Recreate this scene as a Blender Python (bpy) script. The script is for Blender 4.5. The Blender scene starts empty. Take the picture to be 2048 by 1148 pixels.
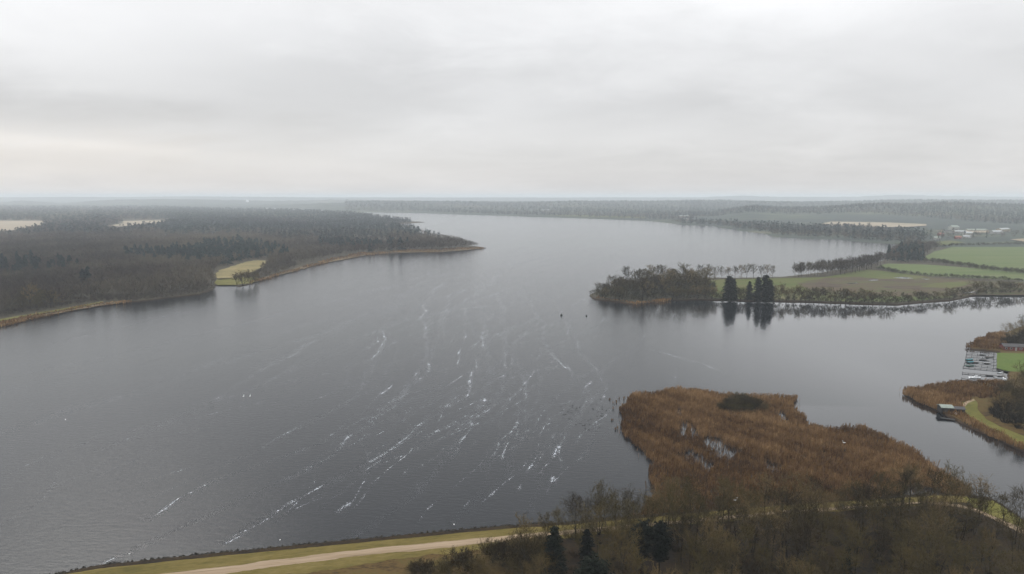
import bpy, math, random
import numpy as np
from mathutils import Vector, Matrix, geometry
R = math.radians
scene = bpy.context.scene
COL = scene.collection

# ------------------------------------------------------------------ camera
CAM_H, FPX, HOR = 90.0, 1365.0, 393.0
PITCH = math.atan((574 - HOR) / FPX)
cd = bpy.data.cameras.new('camera')
cam = bpy.data.objects.new('camera', cd); COL.objects.link(cam)
cam.location = (0, 0, CAM_H)
cam.rotation_euler = (math.pi / 2 - PITCH, 0, 0)
cd.sensor_width = 36; cd.lens = 36 * FPX / 2048
cd.clip_start = 1; cd.clip_end = 90000
scene.camera = cam

# ------------------------------------------------------------------ world: overcast sky
SUN_EL, SUN_AZ = R(38), R(-35)       # sun behind the cloud, ahead and to the left
w = bpy.data.worlds.new('World'); scene.world = w; w.use_nodes = True
nt = w.node_tree; nt.nodes.clear()
def N(tree, t, **kw):
    n = tree.nodes.new(t)
    for k, v in kw.items(): setattr(n, k, v)
    return n
def math_node(tree, op, a, b=None, c=None, clamp=False):
    n = N(tree, 'ShaderNodeMath', operation=op); n.use_clamp = clamp
    for i, v in enumerate((a, b, c)):
        if v is None: continue
        if isinstance(v, (int, float)): n.inputs[i].default_value = v
        else: tree.links.new(v, n.inputs[i])
    return n.outputs[0]
def ramp(tree, fac, stops, interp='LINEAR'):
    n = N(tree, 'ShaderNodeValToRGB'); cr = n.color_ramp; cr.interpolation = interp
    while len(cr.elements) < len(stops): cr.elements.new(0.5)
    for e, (p, c) in zip(cr.elements, stops):
        e.position = p; e.color = (*c, 1) if len(c) == 3 else c
    tree.links.new(fac, n.inputs[0]); return n.outputs[0]
def mixc(tree, fac, a, b, mode='MIX'):
    n = N(tree, 'ShaderNodeMix', data_type='RGBA', blend_type=mode)
    for i, v in ((0, fac), (6, a), (7, b)):
        if isinstance(v, (int, float)): n.inputs[i].default_value = v
        elif isinstance(v, tuple): n.inputs[i].default_value = (*v, 1)
        else: tree.links.new(v, n.inputs[i])
    return n.outputs[2]
tc = N(nt, 'ShaderNodeTexCoord'); sep = N(nt, 'ShaderNodeSeparateXYZ'); nt.links.new(tc.outputs['Generated'], sep.inputs[0])
X, Y, Z = sep.outputs
Zc = math_node(nt, 'MAXIMUM', Z, 0.0)
zz = math_node(nt, 'ADD', Zc, 0.16)
cmb = N(nt, 'ShaderNodeCombineXYZ')
nt.links.new(math_node(nt, 'DIVIDE', X, zz), cmb.inputs[0]); nt.links.new(math_node(nt, 'DIVIDE', Y, zz), cmb.inputs[1])
def wnoise(scale, detail, rough, sx=1, sy=1, off=(0, 0, 0), dist=0.0):
    mp = N(nt, 'ShaderNodeMapping'); mp.inputs['Scale'].default_value = (sx, sy, 1); mp.inputs['Location'].default_value = off
    nt.links.new(cmb.outputs[0], mp.inputs[0])
    n = N(nt, 'ShaderNodeTexNoise'); n.inputs['Scale'].default_value = scale; n.inputs['Detail'].default_value = detail
    n.inputs['Roughness'].default_value = rough; n.inputs['Distortion'].default_value = dist
    nt.links.new(mp.outputs[0], n.inputs['Vector']); return n.outputs[0]
n1 = wnoise(0.5, 6, 0.55, 0.8, 1.0, (3.1, 1.7, 0), 0.9)
n2 = wnoise(1.7, 7, 0.6, 1.0, 1.0, (7.3, 2.2, 0), 0.3)
az = math_node(nt, 'ARCTAN2', X, Y)
def blob(px, py, wx, wy, amp, slope=0.0):
    a0, e0 = (px - 1024) / FPX, (HOR - py) / FPX
    da = math_node(nt, 'SUBTRACT', az, a0)
    de = math_node(nt, 'SUBTRACT', math_node(nt, 'SUBTRACT', Z, e0), math_node(nt, 'MULTIPLY', da, slope))
    wob = math_node(nt, 'MULTIPLY', math_node(nt, 'SUBTRACT', n2, 0.5), 1.8)
    u = math_node(nt, 'ADD', math_node(nt, 'DIVIDE', da, wx / FPX), wob)
    v = math_node(nt, 'ADD', math_node(nt, 'DIVIDE', de, wy / FPX), wob)
    q = math_node(nt, 'ADD', math_node(nt, 'MULTIPLY', u, u), math_node(nt, 'MULTIPLY', v, v))
    return math_node(nt, 'MULTIPLY', math_node(nt, 'POWER', 2.718, math_node(nt, 'MULTIPLY', q, -1.0)), amp * 1.35)
tot = math_node(nt, 'MULTIPLY', math_node(nt, 'SUBTRACT', n1, 0.5), 0.30)
tot = math_node(nt, 'ADD', tot, math_node(nt, 'MULTIPLY', math_node(nt, 'SUBTRACT', n2, 0.5), 0.22))
for b in ((720, 170, 330, 80, -0.13), (170, 245, 360, 32, -0.11, -0.03), (1330, 230, 300, 50, -0.07), (1900, 170, 200, 60, -0.06),
          (130, 110, 330, 90, 0.07), (1500, 40, 300, 60, 0.08), (960, 230, 110, 40, 0.05), (1340, 60, 60, 40, -0.05),
          (160, 302, 360, 13, 0.09, -0.06), (1200, 330, 500, 40, -0.05), (200, 350, 260, 30, 0.03)):
    tot = math_node(nt, 'ADD', tot, blob(*b))
grad = ramp(nt, Zc, [(0.0, (0.765, 0.74, 0.73)), (0.05, (0.755, 0.745, 0.74)), (0.12, (0.80, 0.80, 0.805)), (0.22, (0.90, 0.905, 0.915)), (0.32, (0.96, 0.965, 0.975)), (0.5, (0.92, 0.93, 0.95)), (0.66, (1.3, 1.33, 1.37)), (0.8, (2.3, 2.35, 2.4)), (1.0, (2.5, 2.57, 2.65))])
gm = math_node(nt, 'ADD', tot, 1.0)
cc = N(nt, 'ShaderNodeVectorMath', operation='SCALE'); nt.links.new(grad, cc.inputs[0]); nt.links.new(gm, cc.inputs['Scale'])
warm = mixc(nt, blob(120, 320, 420, 45, 0.7), (1, 1, 1), (1.03, 1.0, 0.965))
cw = mixc(nt, 1.0, cc.outputs[0], warm, 'MULTIPLY')
sky = N(nt, 'ShaderNodeTexSky'); sky.sky_type = 'NISHITA'; sky.sun_disc = False
sky.sun_elevation = SUN_EL; sky.sun_rotation = SUN_AZ
b1 = N(nt, 'ShaderNodeBackground'); b1.inputs[1].default_value = 0.08; nt.links.new(sky.outputs[0], b1.inputs[0])
b2 = N(nt, 'ShaderNodeBackground'); b2.inputs[1].default_value = 1.0; nt.links.new(cw, b2.inputs[0])
ms = N(nt, 'ShaderNodeMixShader'); ms.inputs[0].default_value = 0.95
nt.links.new(b1.outputs[0], ms.inputs[1]); nt.links.new(b2.outputs[0], ms.inputs[2])
wo = N(nt, 'ShaderNodeOutputWorld'); nt.links.new(ms.outputs[0], wo.inputs[0])

sd = bpy.data.lights.new('sun', 'SUN'); sd.energy = 0.5; sd.angle = R(25); sd.color = (1, 0.96, 0.9)
sun = bpy.data.objects.new('sun', sd); COL.objects.link(sun)
sun.rotation_euler = Vector((math.sin(SUN_AZ) * math.cos(SUN_EL), math.cos(SUN_AZ) * math.cos(SUN_EL), math.sin(SUN_EL))).to_track_quat('Z', 'Y').to_euler()

scene.view_settings.view_transform = 'Standard'; scene.view_settings.look = 'None'
scene.view_settings.exposure = 0.0; scene.view_settings.gamma = 1.0
cy = scene.cycles
cy.max_bounces = 6; cy.diffuse_bounces = 2; cy.glossy_bounces = 3; cy.transmission_bounces = 2
cy.volume_bounces = 2; cy.transparent_max_bounces = 40
cy.use_denoising = True; cy.denoiser = 'OPENIMAGEDENOISE'; cy.denoising_input_passes = 'RGB_ALBEDO_NORMAL'; cy.denoising_prefilter = 'ACCURATE'
try: cy.denoising_quality = 'HIGH'
except Exception: pass
HAZE_DENSITY = 0.000135

# ------------------------------------------------------------------ helpers
def G(px, py, z=0.0):
    """the point of the plane at height z that the photograph shows at pixel (px, py)"""
    dx, dy = (px - 1024) / FPX, (574 - py) / FPX
    vx, vy, vz = dx, math.cos(PITCH) + dy * math.sin(PITCH), -math.sin(PITCH) + dy * math.cos(PITCH)
    t = (z - CAM_H) / vz
    return (vx * t, vy * t)
def PP(pts, z=0.0): return np.array([G(x, y, z) for x, y in pts])
def proj(P):
    """world xyz (n,3) -> photo pixels"""
    x, y, z = P[:, 0], P[:, 1], P[:, 2] - CAM_H
    f = y * math.cos(PITCH) - z * math.sin(PITCH); u = y * math.sin(PITCH) + z * math.cos(PITCH)
    return 1024 + FPX * x / f, 574 - FPX * u / f
def inside(pts, poly):
    x, y = pts[:, 0], pts[:, 1]; r = np.zeros(len(pts), bool); n = len(poly); j = n - 1
    for i in range(n):
        xi, yi = poly[i]; xj, yj = poly[j]
        if yi != yj:
            c = ((yi > y) != (yj > y)) & (x < (xj - xi) * (y - yi) / (yj - yi) + xi); r ^= c
        j = i
    return r
def tag(o, label=None, cat=None, group=None, kind=None):
    for k, v in (('label', label), ('category', cat), ('group', group), ('kind', kind)):
        if v: o[k] = v
    return o
def link(name, me, mat=None, parent=None, loc=(0, 0, 0), rz=0.0):
    o = bpy.data.objects.new(name, me); COL.objects.link(o)
    if me is not None and mat is not None and not me.materials: me.materials.append(mat)
    o.parent = parent; o.location = loc; o.rotation_euler = (0, 0, rz); return o
def npmesh(name, V, F, tint=None, smooth=False):
    """F (m,3) triangles"""
    V = np.asarray(V, np.float32); F = np.asarray(F, np.int32)
    me = bpy.data.meshes.new(name)
    me.vertices.add(len(V)); me.vertices.foreach_set('co', V.ravel())
    k = F.shape[1]
    me.loops.add(F.size); me.loops.foreach_set('vertex_index', F.ravel())
    me.polygons.add(len(F)); me.polygons.foreach_set('loop_start', np.arange(0, F.size, k, dtype=np.int32))
    me.polygons.foreach_set('loop_total', np.full(len(F), k, np.int32))
    if smooth: me.polygons.foreach_set('use_smooth', np.ones(len(F), bool))
    if tint is not None:
        a = me.attributes.new('tint', 'FLOAT', 'POINT'); a.data.foreach_set('value', np.asarray(tint, np.float32))
    me.update(); return me
class MB:
    """collects boxes, tubes and lofts into one mesh"""
    def __init__(s): s.v = []; s.f = []
    def add(s, vs, fs):
        b = len(s.v); s.v += [tuple(p) for p in vs]; s.f += [tuple(b + i for i in f) for f in fs]
    def box(s, c, d, rz=0.0, taper=1.0):
        x, y, z = d[0] / 2, d[1] / 2, d[2] / 2; cs, sn = math.cos(rz), math.sin(rz); vs = []
        for k, t in ((-1, 1.0), (1, taper)):
            for a, b in ((-1, -1), (1, -1), (1, 1), (-1, 1)):
                px, py = a * x * t, b * y * t
                vs.append((c[0] + px * cs - py * sn, c[1] + px * sn + py * cs, c[2] + k * z))
        s.add(vs, [(3, 2, 1, 0), (4, 5, 6, 7), (0, 1, 5, 4), (1, 2, 6, 5), (2, 3, 7, 6), (3, 0, 4, 7)])
    def rings(s, rings, cap=True):
        n = len(rings[0]); vs = [p for r in rings for p in r]; fs = []
        for i in range(len(rings) - 1):
            for j in range(n): fs.append((i * n + j, i * n + (j + 1) % n, (i + 1) * n + (j + 1) % n, (i + 1) * n + j))
        if cap: fs.append(tuple(range(n))[::-1]); fs.append(tuple((len(rings) - 1) * n + j for j in range(n)))
        s.add(vs, fs)
    def tube(s, p0, p1, r0, r1=None, k=8):
        r1 = r0 if r1 is None else r1; p0 = Vector(p0); p1 = Vector(p1); d = (p1 - p0).normalized()
        u = d.orthogonal().normalized(); v = d.cross(u)
        s.rings([[p + (u * math.cos(2 * math.pi * j / k) + v * math.sin(2 * math.pi * j / k)) * r for j in range(k)] for p, r in ((p0, r0), (p1, r1))])
    def build(s, name, mat, parent=None, smooth=False, **kw):
        me = bpy.data.meshes.new(name); me.from_pydata(s.v, [], s.f)
        if smooth: me.polygons.foreach_set('use_smooth', [True] * len(me.polygons))
        me.update(); return link(name, me, mat, parent, **kw)

# ------------------------------------------------------------------ materials
def newmat(name):
    m = bpy.data.materials.new(name); m.use_nodes = True; t = m.node_tree; t.nodes.clear()
    o = N(t, 'ShaderNodeOutputMaterial'); b = N(t, 'ShaderNodeBsdfPrincipled'); t.links.new(b.outputs[0], o.inputs[0])
    return m, t, b
def pos(t): return N(t, 'ShaderNodeNewGeometry').outputs['Position']
def noise(t, scale, detail=4, rough=0.55, sc=(1, 1, 1), rot=0.0, off=(0, 0, 0), dist=0.0, vec=None):
    mp = N(t, 'ShaderNodeMapping'); mp.vector_type = 'TEXTURE'
    mp.inputs['Scale'].default_value = tuple(1 / q for q in sc); mp.inputs['Rotation'].default_value = (0, 0, rot); mp.inputs['Location'].default_value = off
    t.links.new(vec or pos(t), mp.inputs[0])
    n = N(t, 'ShaderNodeTexNoise'); n.inputs['Scale'].default_value = scale; n.inputs['Detail'].default_value = detail
    n.inputs['Roughness'].default_value = rough; n.inputs['Distortion'].default_value = dist
    t.links.new(mp.outputs[0], n.inputs['Vector']); return n.outputs[0]
def bump(t, b, h, strength=0.5, dist=0.3):
    n = N(t, 'ShaderNodeBump'); n.inputs['Strength'].default_value = strength; n.inputs['Distance'].default_value = dist
    t.links.new(h, n.inputs['Height']); t.links.new(n.outputs[0], b.inputs['Normal'])
def ground_mat(name, stops, scale=0.08, scale2=1.2, w2=0.35, rough=0.95, sc=(1, 1, 1), rot=0.0, bd=0.3, off=(0, 0, 0)):
    m, t, b = newmat(name)
    a = noise(t, scale, 6, 0.6, sc, rot, off); c = noise(t, scale2, 5, 0.65, sc, rot)
    f = math_node(t, 'ADD', math_node(t, 'MULTIPLY', a, 1 - w2), math_node(t, 'MULTIPLY', c, w2))
    col = ramp(t, f, [(0.36 + 0.28 * i / (len(stops) - 1), s) for i, s in enumerate(stops)])
    t.links.new(col, b.inputs['Base Color']); b.inputs['Roughness'].default_value = rough
    b.inputs['Specular IOR Level'].default_value = 0.15
    bump(t, b, c, 0.6, bd); return m
def plant_mat(name, stops, attr=True, rough=0.9, grain=1.5):
    m, t, b = newmat(name)
    if attr:
        a = N(t, 'ShaderNodeAttribute'); a.attribute_name = 'tint'; f = a.outputs['Fac']
    else:
        f = N(t, 'ShaderNodeObjectInfo').outputs['Random']
    g = noise(t, grain, 3, 0.6)
    f = math_node(t, 'ADD', f, math_node(t, 'MULTIPLY', math_node(t, 'SUBTRACT', g, 0.5), 0.5))
    col = ramp(t, f, [(i / (len(stops) - 1), s) for i, s in enumerate(stops)])
    t.links.new(col, b.inputs['Base Color']); b.inputs['Roughness'].default_value = rough
    b.inputs['Specular IOR Level'].default_value = 0.1
    return m
def paint_mat(name, c, rough=0.6, dirt=0.3, scale=1.5, metal=0.0):
    m, t, b = newmat(name)
    n = noise(t, scale, 6, 0.65)
    d = tuple(x * (1 - dirt) for x in c)
    t.links.new(ramp(t, n, [(0.35, d), (0.6, c)]), b.inputs['Base Color'])
    b.inputs['Roughness'].default_value = rough; b.inputs['Metallic'].default_value = metal
    bump(t, b, n, 0.2, 0.02); return m

M = {}
# water
m, t, b = newmat('lake_water'); M['water'] = m
b.inputs['Base Color'].default_value = (0.003, 0.0045, 0.007, 1); b.inputs['IOR'].default_value = 1.333
WR = R(-19)                                   # the wind blows along this bearing
big = noise(t, 0.004, 4, 0.55, (1, 1, 1), 0, (3, 1, 0), 0.6)
stre = noise(t, 0.03, 4, 0.6, (3.0, 0.16, 1), WR)
wav = noise(t, 0.42, 3, 0.6, (0.75, 2.0, 1), -R(8))
wav2 = noise(t, 1.5, 3, 0.6, (0.75, 1.9, 1), R(12))
# shelter: smooth water close under the far bank and in the right hand arm
gp = N(t, 'ShaderNodeSeparateXYZ'); t.links.new(pos(t), gp.inputs[0])
def lin(x, a, b_): return math_node(t, 'DIVIDE', math_node(t, 'SUBTRACT', x, a), b_ - a, clamp=True)
sx = lin(gp.outputs[0], 70, 190)
line = math_node(t, 'SUBTRACT', gp.outputs[1], math_node(t, 'MULTIPLY', gp.outputs[0], 0.05))
sy = lin(line, 760, 640)
calm = math_node(t, 'MULTIPLY', sx, sy)
pool = math_node(t, 'MULTIPLY', math_node(t, 'MULTIPLY', lin(gp.outputs[0], 55, 70), lin(gp.outputs[1], 300, 285)), 0.8)
calm = math_node(t, 'MAXIMUM', calm, pool)
calm = math_node(t, 'MULTIPLY', calm, math_node(t, 'ADD', 0.6, math_node(t, 'MULTIPLY', big, 0.7)), clamp=True)
rip = math_node(t, 'SUBTRACT', 1.0, math_node(t, 'MULTIPLY', calm, 0.88))
r_ = math_node(t, 'ADD', 0.02, math_node(t, 'MULTIPLY', rip, 0.09))
r_ = math_node(t, 'ADD', r_, math_node(t, 'MULTIPLY', math_node(t, 'SUBTRACT', stre, 0.5), 0.07))
r_ = math_node(t, 'MAXIMUM', r_, 0.02)
t.links.new(r_, b.inputs['Roughness']); b.inputs['Coat IOR'].default_value = 1.33; b.inputs['Coat Roughness'].default_value = 0.03; t.links.new(math_node(t, 'MULTIPLY', calm, 0.6), b.inputs['Coat Weight'])
hh = math_node(t, 'MULTIPLY', math_node(t, 'ADD', wav, math_node(t, 'MULTIPLY', wav2, 0.35)), rip)
bump(t, b, hh, 1.0, 0.11)

M['foam'] = paint_mat('foam', (0.50, 0.53, 0.57), 0.8, 0.4, 3)
M['bed'] = ground_mat('lake_bed', [(0.03, 0.03, 0.025), (0.05, 0.045, 0.035)])
M['forest_floor'] = ground_mat('forest_floor', [(0.035, 0.03, 0.02), (0.06, 0.05, 0.035), (0.075, 0.07, 0.04)])
M['litter'] = ground_mat('leaf_litter', [(0.005, 0.0035, 0.002), (0.013, 0.008, 0.003), (0.028, 0.016, 0.005), (0.018, 0.014, 0.004)], 0.12, 1.0)
M['grass_bank'] = ground_mat('grass_bank', [(0.055, 0.05, 0.011), (0.10, 0.078, 0.02), (0.125, 0.095, 0.028), (0.15, 0.115, 0.04)], 0.3, 1.6, 0.5, sc=(0.25, 1.3, 1), rot=0.21)
M['heath'] = ground_mat('dead_grass_heath', [(0.018, 0.011, 0.005), (0.055, 0.034, 0.012), (0.09, 0.056, 0.018), (0.07, 0.055, 0.016), (0.12, 0.08, 0.03)], 0.09, 0.9, 0.45, sc=(0.6, 1.6, 1))
M['gravel'] = ground_mat('gravel_path', [(0.13, 0.095, 0.055), (0.22, 0.16, 0.10), (0.27, 0.20, 0.135), (0.31, 0.235, 0.16)], 0.5, 1.6, 0.5, sc=(0.06, 1.6, 1), rot=0.21, bd=0.05)
M['stone'] = ground_mat('dark_stone_edge', [(0.012, 0.011, 0.009), (0.03, 0.027, 0.022), (0.06, 0.055, 0.045)], 0.5, 3.0, 0.5)
M['green'] = ground_mat('green_field', [(0.055, 0.08, 0.024), (0.08, 0.11, 0.034), (0.095, 0.115, 0.042), (0.115, 0.12, 0.055)], 0.035, 0.3, 0.35, sc=(0.12, 1.3, 1), rot=0.12)
M['pasture'] = ground_mat('pasture', [(0.05, 0.07, 0.017), (0.068, 0.085, 0.02), (0.09, 0.09, 0.03), (0.085, 0.07, 0.035)], 0.02, 0.25, 0.4, sc=(0.5, 1.2, 1))
M['marsh'] = ground_mat('brown_marsh', [(0.05, 0.07, 0.018), (0.062, 0.08, 0.022), (0.075, 0.08, 0.028), (0.065, 0.045, 0.028), (0.085, 0.055, 0.036), (0.06, 0.07, 0.022), (0.20, 0.16, 0.13)], 0.05, 0.35, 0.5, sc=(0.22, 1.5, 1), rot=0.05)
M['soil'] = ground_mat('bare_soil', [(0.03, 0.02, 0.016), (0.055, 0.036, 0.028), (0.08, 0.06, 0.04), (0.06, 0.065, 0.025)], 0.06, 0.5, 0.5, sc=(0.3, 1.5, 1))
M['stubble'] = ground_mat('pale_stubble', [(0.22, 0.18, 0.125), (0.28, 0.23, 0.165), (0.32, 0.265, 0.19)], 0.01, 0.1, 0.4)
M['meadow'] = ground_mat('yellow_meadow', [(0.11, 0.095, 0.035), (0.18, 0.145, 0.06), (0.24, 0.19, 0.09)], 0.03, 0.3, 0.4)
M['lawn'] = ground_mat('lawn', [(0.055, 0.085, 0.014), (0.075, 0.11, 0.02), (0.085, 0.10, 0.025)], 0.1, 0.8, 0.4)
M['track'] = ground_mat('grass_track', [(0.07, 0.068, 0.014), (0.105, 0.098, 0.02), (0.14, 0.12, 0.035)], 0.15, 1.2, 0.4)
M['far_land'] = ground_mat('far_land', [(0.02, 0.027, 0.026), (0.028, 0.036, 0.032), (0.035, 0.045, 0.036), (0.06, 0.07, 0.04), (0.13, 0.115, 0.08)], 0.0022, 0.012, 0.4, sc=(0.5, 1.5, 1), bd=6)
M['reed_edge'] = ground_mat('reed_edge', [(0.06, 0.042, 0.022), (0.12, 0.085, 0.045), (0.19, 0.14, 0.08)], 0.05, 0.6, 0.5)
M['mud'] = ground_mat('reed_mud', [(0.016, 0.009, 0.004), (0.035, 0.02, 0.009), (0.055, 0.033, 0.016)], 0.15, 1.0, 0.4)
M['bark'] = plant_mat('bark', [(0.006, 0.0045, 0.0025), (0.014, 0.010, 0.006), (0.06, 0.05, 0.034)], False)
M['twigs'] = plant_mat('twigs', [(0.024, 0.016, 0.007), (0.045, 0.033, 0.012), (0.07, 0.053, 0.018), (0.13, 0.09, 0.04)], False)
M['twigs_far'] = plant_mat('bare_wood', [(0.036, 0.026, 0.020), (0.062, 0.048, 0.036), (0.082, 0.066, 0.045), (0.108, 0.088, 0.06)], True, grain=0.2)
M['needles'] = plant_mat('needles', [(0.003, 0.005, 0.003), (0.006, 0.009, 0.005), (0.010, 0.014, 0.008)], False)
M['needles_far'] = plant_mat('far_conifers', [(0.006, 0.015, 0.016), (0.011, 0.024, 0.024), (0.022, 0.038, 0.036)], True, grain=0.2)  # bluish-green needles, with some blue of the distance haze put into the colour
M['reeds'] = plant_mat('reeds', [(0.06, 0.027, 0.009), (0.145, 0.078, 0.029), (0.235, 0.135, 0.056), (0.35, 0.225, 0.11)], True, grain=0.35)
M['scrub'] = plant_mat('scrub', [(0.02, 0.018, 0.009), (0.035, 0.031, 0.014), (0.045, 0.042, 0.02)], False)
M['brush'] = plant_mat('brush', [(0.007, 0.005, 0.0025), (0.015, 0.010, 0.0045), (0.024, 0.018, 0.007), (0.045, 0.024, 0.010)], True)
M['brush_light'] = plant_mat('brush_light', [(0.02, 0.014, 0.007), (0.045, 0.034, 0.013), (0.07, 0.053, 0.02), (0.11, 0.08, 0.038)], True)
M['hedge'] = plant_mat('hedge', [(0.025, 0.023, 0.012), (0.045, 0.04, 0.022), (0.062, 0.055, 0.032)], True, grain=0.3)

# ------------------------------------------------------------------ ground, water
def disc(name, r, z, mat, n=96):
    vs = [(r * math.cos(2 * math.pi * i / n), r * math.sin(2 * math.pi * i / n), z) for i in range(n)]
    me = bpy.data.meshes.new(name); me.from_pydata(vs, [], [tuple(range(n))]); me.update()
    return tag(link(name, me, mat), kind='structure')
disc('ground', 30000, -3.0, M['bed'])
disc('water', 29000, 0.0, M['water'])

def dens(poly, step, jit, rng, closed=True):
    out = []; n = len(poly)
    for i in range(n if closed else n - 1):
        a, b = poly[i], poly[(i + 1) % n]; L = np.hypot(*(b - a)); D = np.hypot(*a)
        s = max(step, D * 0.006); k = max(1, int(L / s))
        for j in range(k):
            p = a + (b - a) * j / k
            amp = jit * max(1.0, D / 400.0)
            if L < 2500: p = p + rng.normal(0, 1, 2) * amp * (0.5 if j else 0.2)
            out.append(p)
    return np.array(out)
def area2(p): x, y = p[:, 0], p[:, 1]; return float(np.sum(x * np.roll(y, -1) - np.roll(x, -1) * y))
def land(name, poly, mat, z=0.7, bank=2.0, step=6, jit=0.7, seed=0, kind='structure'):
    """a bank round the outline and a flat top"""
    rng = np.random.default_rng(seed)
    P = dens(np.array(poly), step, jit, rng)
    if area2(P) < 0: P = P[::-1]
    d = np.roll(P, -1, 0) - np.roll(P, 1, 0); nrm = np.stack([-d[:, 1], d[:, 0]], 1); nrm /= np.linalg.norm(nrm, axis=1)[:, None] + 1e-9
    I = P + nrm * bank
    n = len(P); V = np.zeros((2 * n, 3)); V[:n, :2] = P; V[:n, 2] = -0.6; V[n:, :2] = I; V[n:, 2] = z
    F = []
    for i in range(n):
        j = (i + 1) % n; F += [(i, j, n + j), (i, n + j, n + i)]
    tri = geometry.tessellate_polygon([[Vector((x, y, 0)) for x, y in I]])
    for a, b_, c in tri:
        A, B, C = I[a], I[b_], I[c]
        s = (B[0] - A[0]) * (C[1] - A[1]) - (B[1] - A[1]) * (C[0] - A[0])
        F.append((n + a, n + b_, n + c) if s > 0 else (n + a, n + c, n + b_))
    me = npmesh(name, V, F); me.materials.append(mat); me.materials.append(M['mud']); mi = np.zeros(len(F), np.int32); mi[:2 * n] = 1; me.polygons.foreach_set('material_index', mi)
    return tag(link(name, me), kind=kind)
def sheet(name, pxpoly, z, mat, jit=0.4, seed=1, step=6, kind='structure', smooth_edge=True):
    rng = np.random.default_rng(seed)
    P = dens(PP(pxpoly, z), step, jit, rng)
    if area2(P) < 0: P = P[::-1]
    tri = geometry.tessellate_polygon([[Vector((x, y, 0)) for x, y in P]])
    F = []
    for a, b_, c in tri:
        A, B, C = P[a], P[b_], P[c]
        s = (B[0] - A[0]) * (C[1] - A[1]) - (B[1] - A[1]) * (C[0] - A[0])
        F.append((a, b_, c) if s > 0 else (a, c, b_))
    V = np.column_stack([P, np.full(len(P), z)])
    return tag(link(name, npmesh(name, V, F), mat), kind=kind)

# outlines traced from the photograph at the water's level (photo pixels)
LEFT = [(-700, 790), (0, 655), (60, 641), (130, 626), (200, 613), (262, 605), (330, 597), (400, 589), (427, 580), (432, 571), (468, 571), (480, 574), (505, 568), (520, 562), (560, 549), (585, 545), (598, 541),
        (612, 534), (640, 529), (700, 518), (735, 510), (800, 506), (880, 505), (930, 501), (962, 498), (973, 496),
        (945, 492), (900, 482), (860, 471), (820, 463), (790, 457), (760, 453), (790, 448.5), (826, 446), (850, 444.5), (822, 442), (770, 435), (730, 430.5), (688, 427), (640, 424), (560, 420), (300, 413), (-400, 412), (-2500, 414)]
PEN = [(1815, 489), (1798, 500), (1776, 508), (1765, 522), (1720, 533), (1640, 546), (1570, 554), (1500, 556), (1400, 557), (1330, 559), (1262, 566), (1205, 578), (1178, 590), (1182, 596), (1200, 601), (1240, 605), (1265, 609.5), (1290, 607), (1340, 601), (1400, 600), (1500, 603),
       (1600, 604.5), (1700, 608), (1790, 610.5), (1850, 605), (1900, 602), (1950, 592), (2048, 587), (3000, 570), (3000, 480), (2400, 484)]
COVE = [(3000, 600), (2200, 640), (2060, 646), (2000, 668), (1975, 672), (1950, 681), (1952, 688), (1934, 693), (1940, 699), (1985, 703), (1994, 704), (1992, 737), (2012, 742), (2010, 762), (1990, 765), (1930, 763.5), (1860, 775), (1803, 788),
        (1835, 803), (1890, 832), (1950, 862), (2000, 884), (2048, 906), (2400, 1060), (3000, 1120)]
BANK = [(-1400, 1490), (-300, 1215), (130, 1148), (200, 1133), (400, 1112), (700, 1083), (1000, 1055), (1140, 1046), (1230, 1036), (1400, 1024), (1600, 1010), (1750, 1000), (1800, 992), (1870, 990), (1935, 992), (1985, 1000), (2012, 1015), (2048, 1040), (2130, 1110), (2300, 1300), (2700, 2600), (-1400, 2600)]
land('land', PP(LEFT), M['forest_floor'], seed=1, bank=1.2)
land('land', PP(PEN), M['forest_floor'], seed=2, bank=0.9, z=0.75)
land('land', PP(COVE), M['heath'], seed=3, bank=1.5, step=3, jit=0.25)
land('land', PP(BANK), M['litter'], seed=4, z=1.2, bank=1.6, step=3, jit=0.1)

# far land: rolls away to the horizon from the lake's far shore
SHORE_X = [-3000, 560, 640, 688, 693, 760, 850, 900, 1024, 1150, 1230, 1300, 1325, 1370, 1430, 1440, 1480, 1530, 1545, 1600, 1680, 1720, 1790, 1815, 1835, 2400, 5000]
SHORE_Y = [416, 416, 419, 423.5, 423.8, 424.5, 426, 428, 432, 436, 439, 441.5, 444.5, 449.5, 451.5, 455, 461, 467, 473, 477, 479, 484, 487.5, 493, 496, 496, 496]
def dist_of(y): return CAM_H * FPX / (y - HOR)
# ridges: (px list, photo y of the ridge line, distance, front slope, back slope)
RIDGES = [
    ([1380, 1440, 1500, 1560, 1640, 1700, 1760, 1830, 1880, 1960, 2048, 2200, 3000], [436, 420, 409, 413, 411, 406, 403, 406, 402, 405, 408, 406, 410], 3300, 700, 900),
    ([500, 660, 760, 900, 1024, 1150, 1280, 1440, 1600, 1800, 2400], [409, 403, 400.5, 402, 403.5, 400.5, 401, 399.5, 402.5, 398.5, 400], 5600, 1100, 1400),
    ([-3000, 0, 60, 130, 220, 330, 450, 560, 700, 900, 3000], [401, 403, 399.5, 404.5, 397.5, 396.5, 398, 399.5, 398, 400, 400], 8200, 1500, 1800),
    ([-3000, 0, 300, 420, 600, 1000, 1400, 1480, 1560, 1700, 1780, 1860, 2048, 3000], [396, 395, 394, 393, 395, 395.5, 395, 391.5, 394, 394, 390, 391.5, 394.5, 395], 12500, 2200, 3000),
    ([-3000, 200, 900, 1700, 3000], [395, 394.5, 395, 394, 395], 20000, 3500, 6000)]
def wob(x, y, s):
    return (np.sin(x / s * 1.3 + y / s * .7) + np.sin(x / s * 2.9 - y / s * 1.7 + 1.3) * .5 + np.sin(x / s * 6.1 + y / s * 4.7 + 2.1) * .3)
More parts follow.
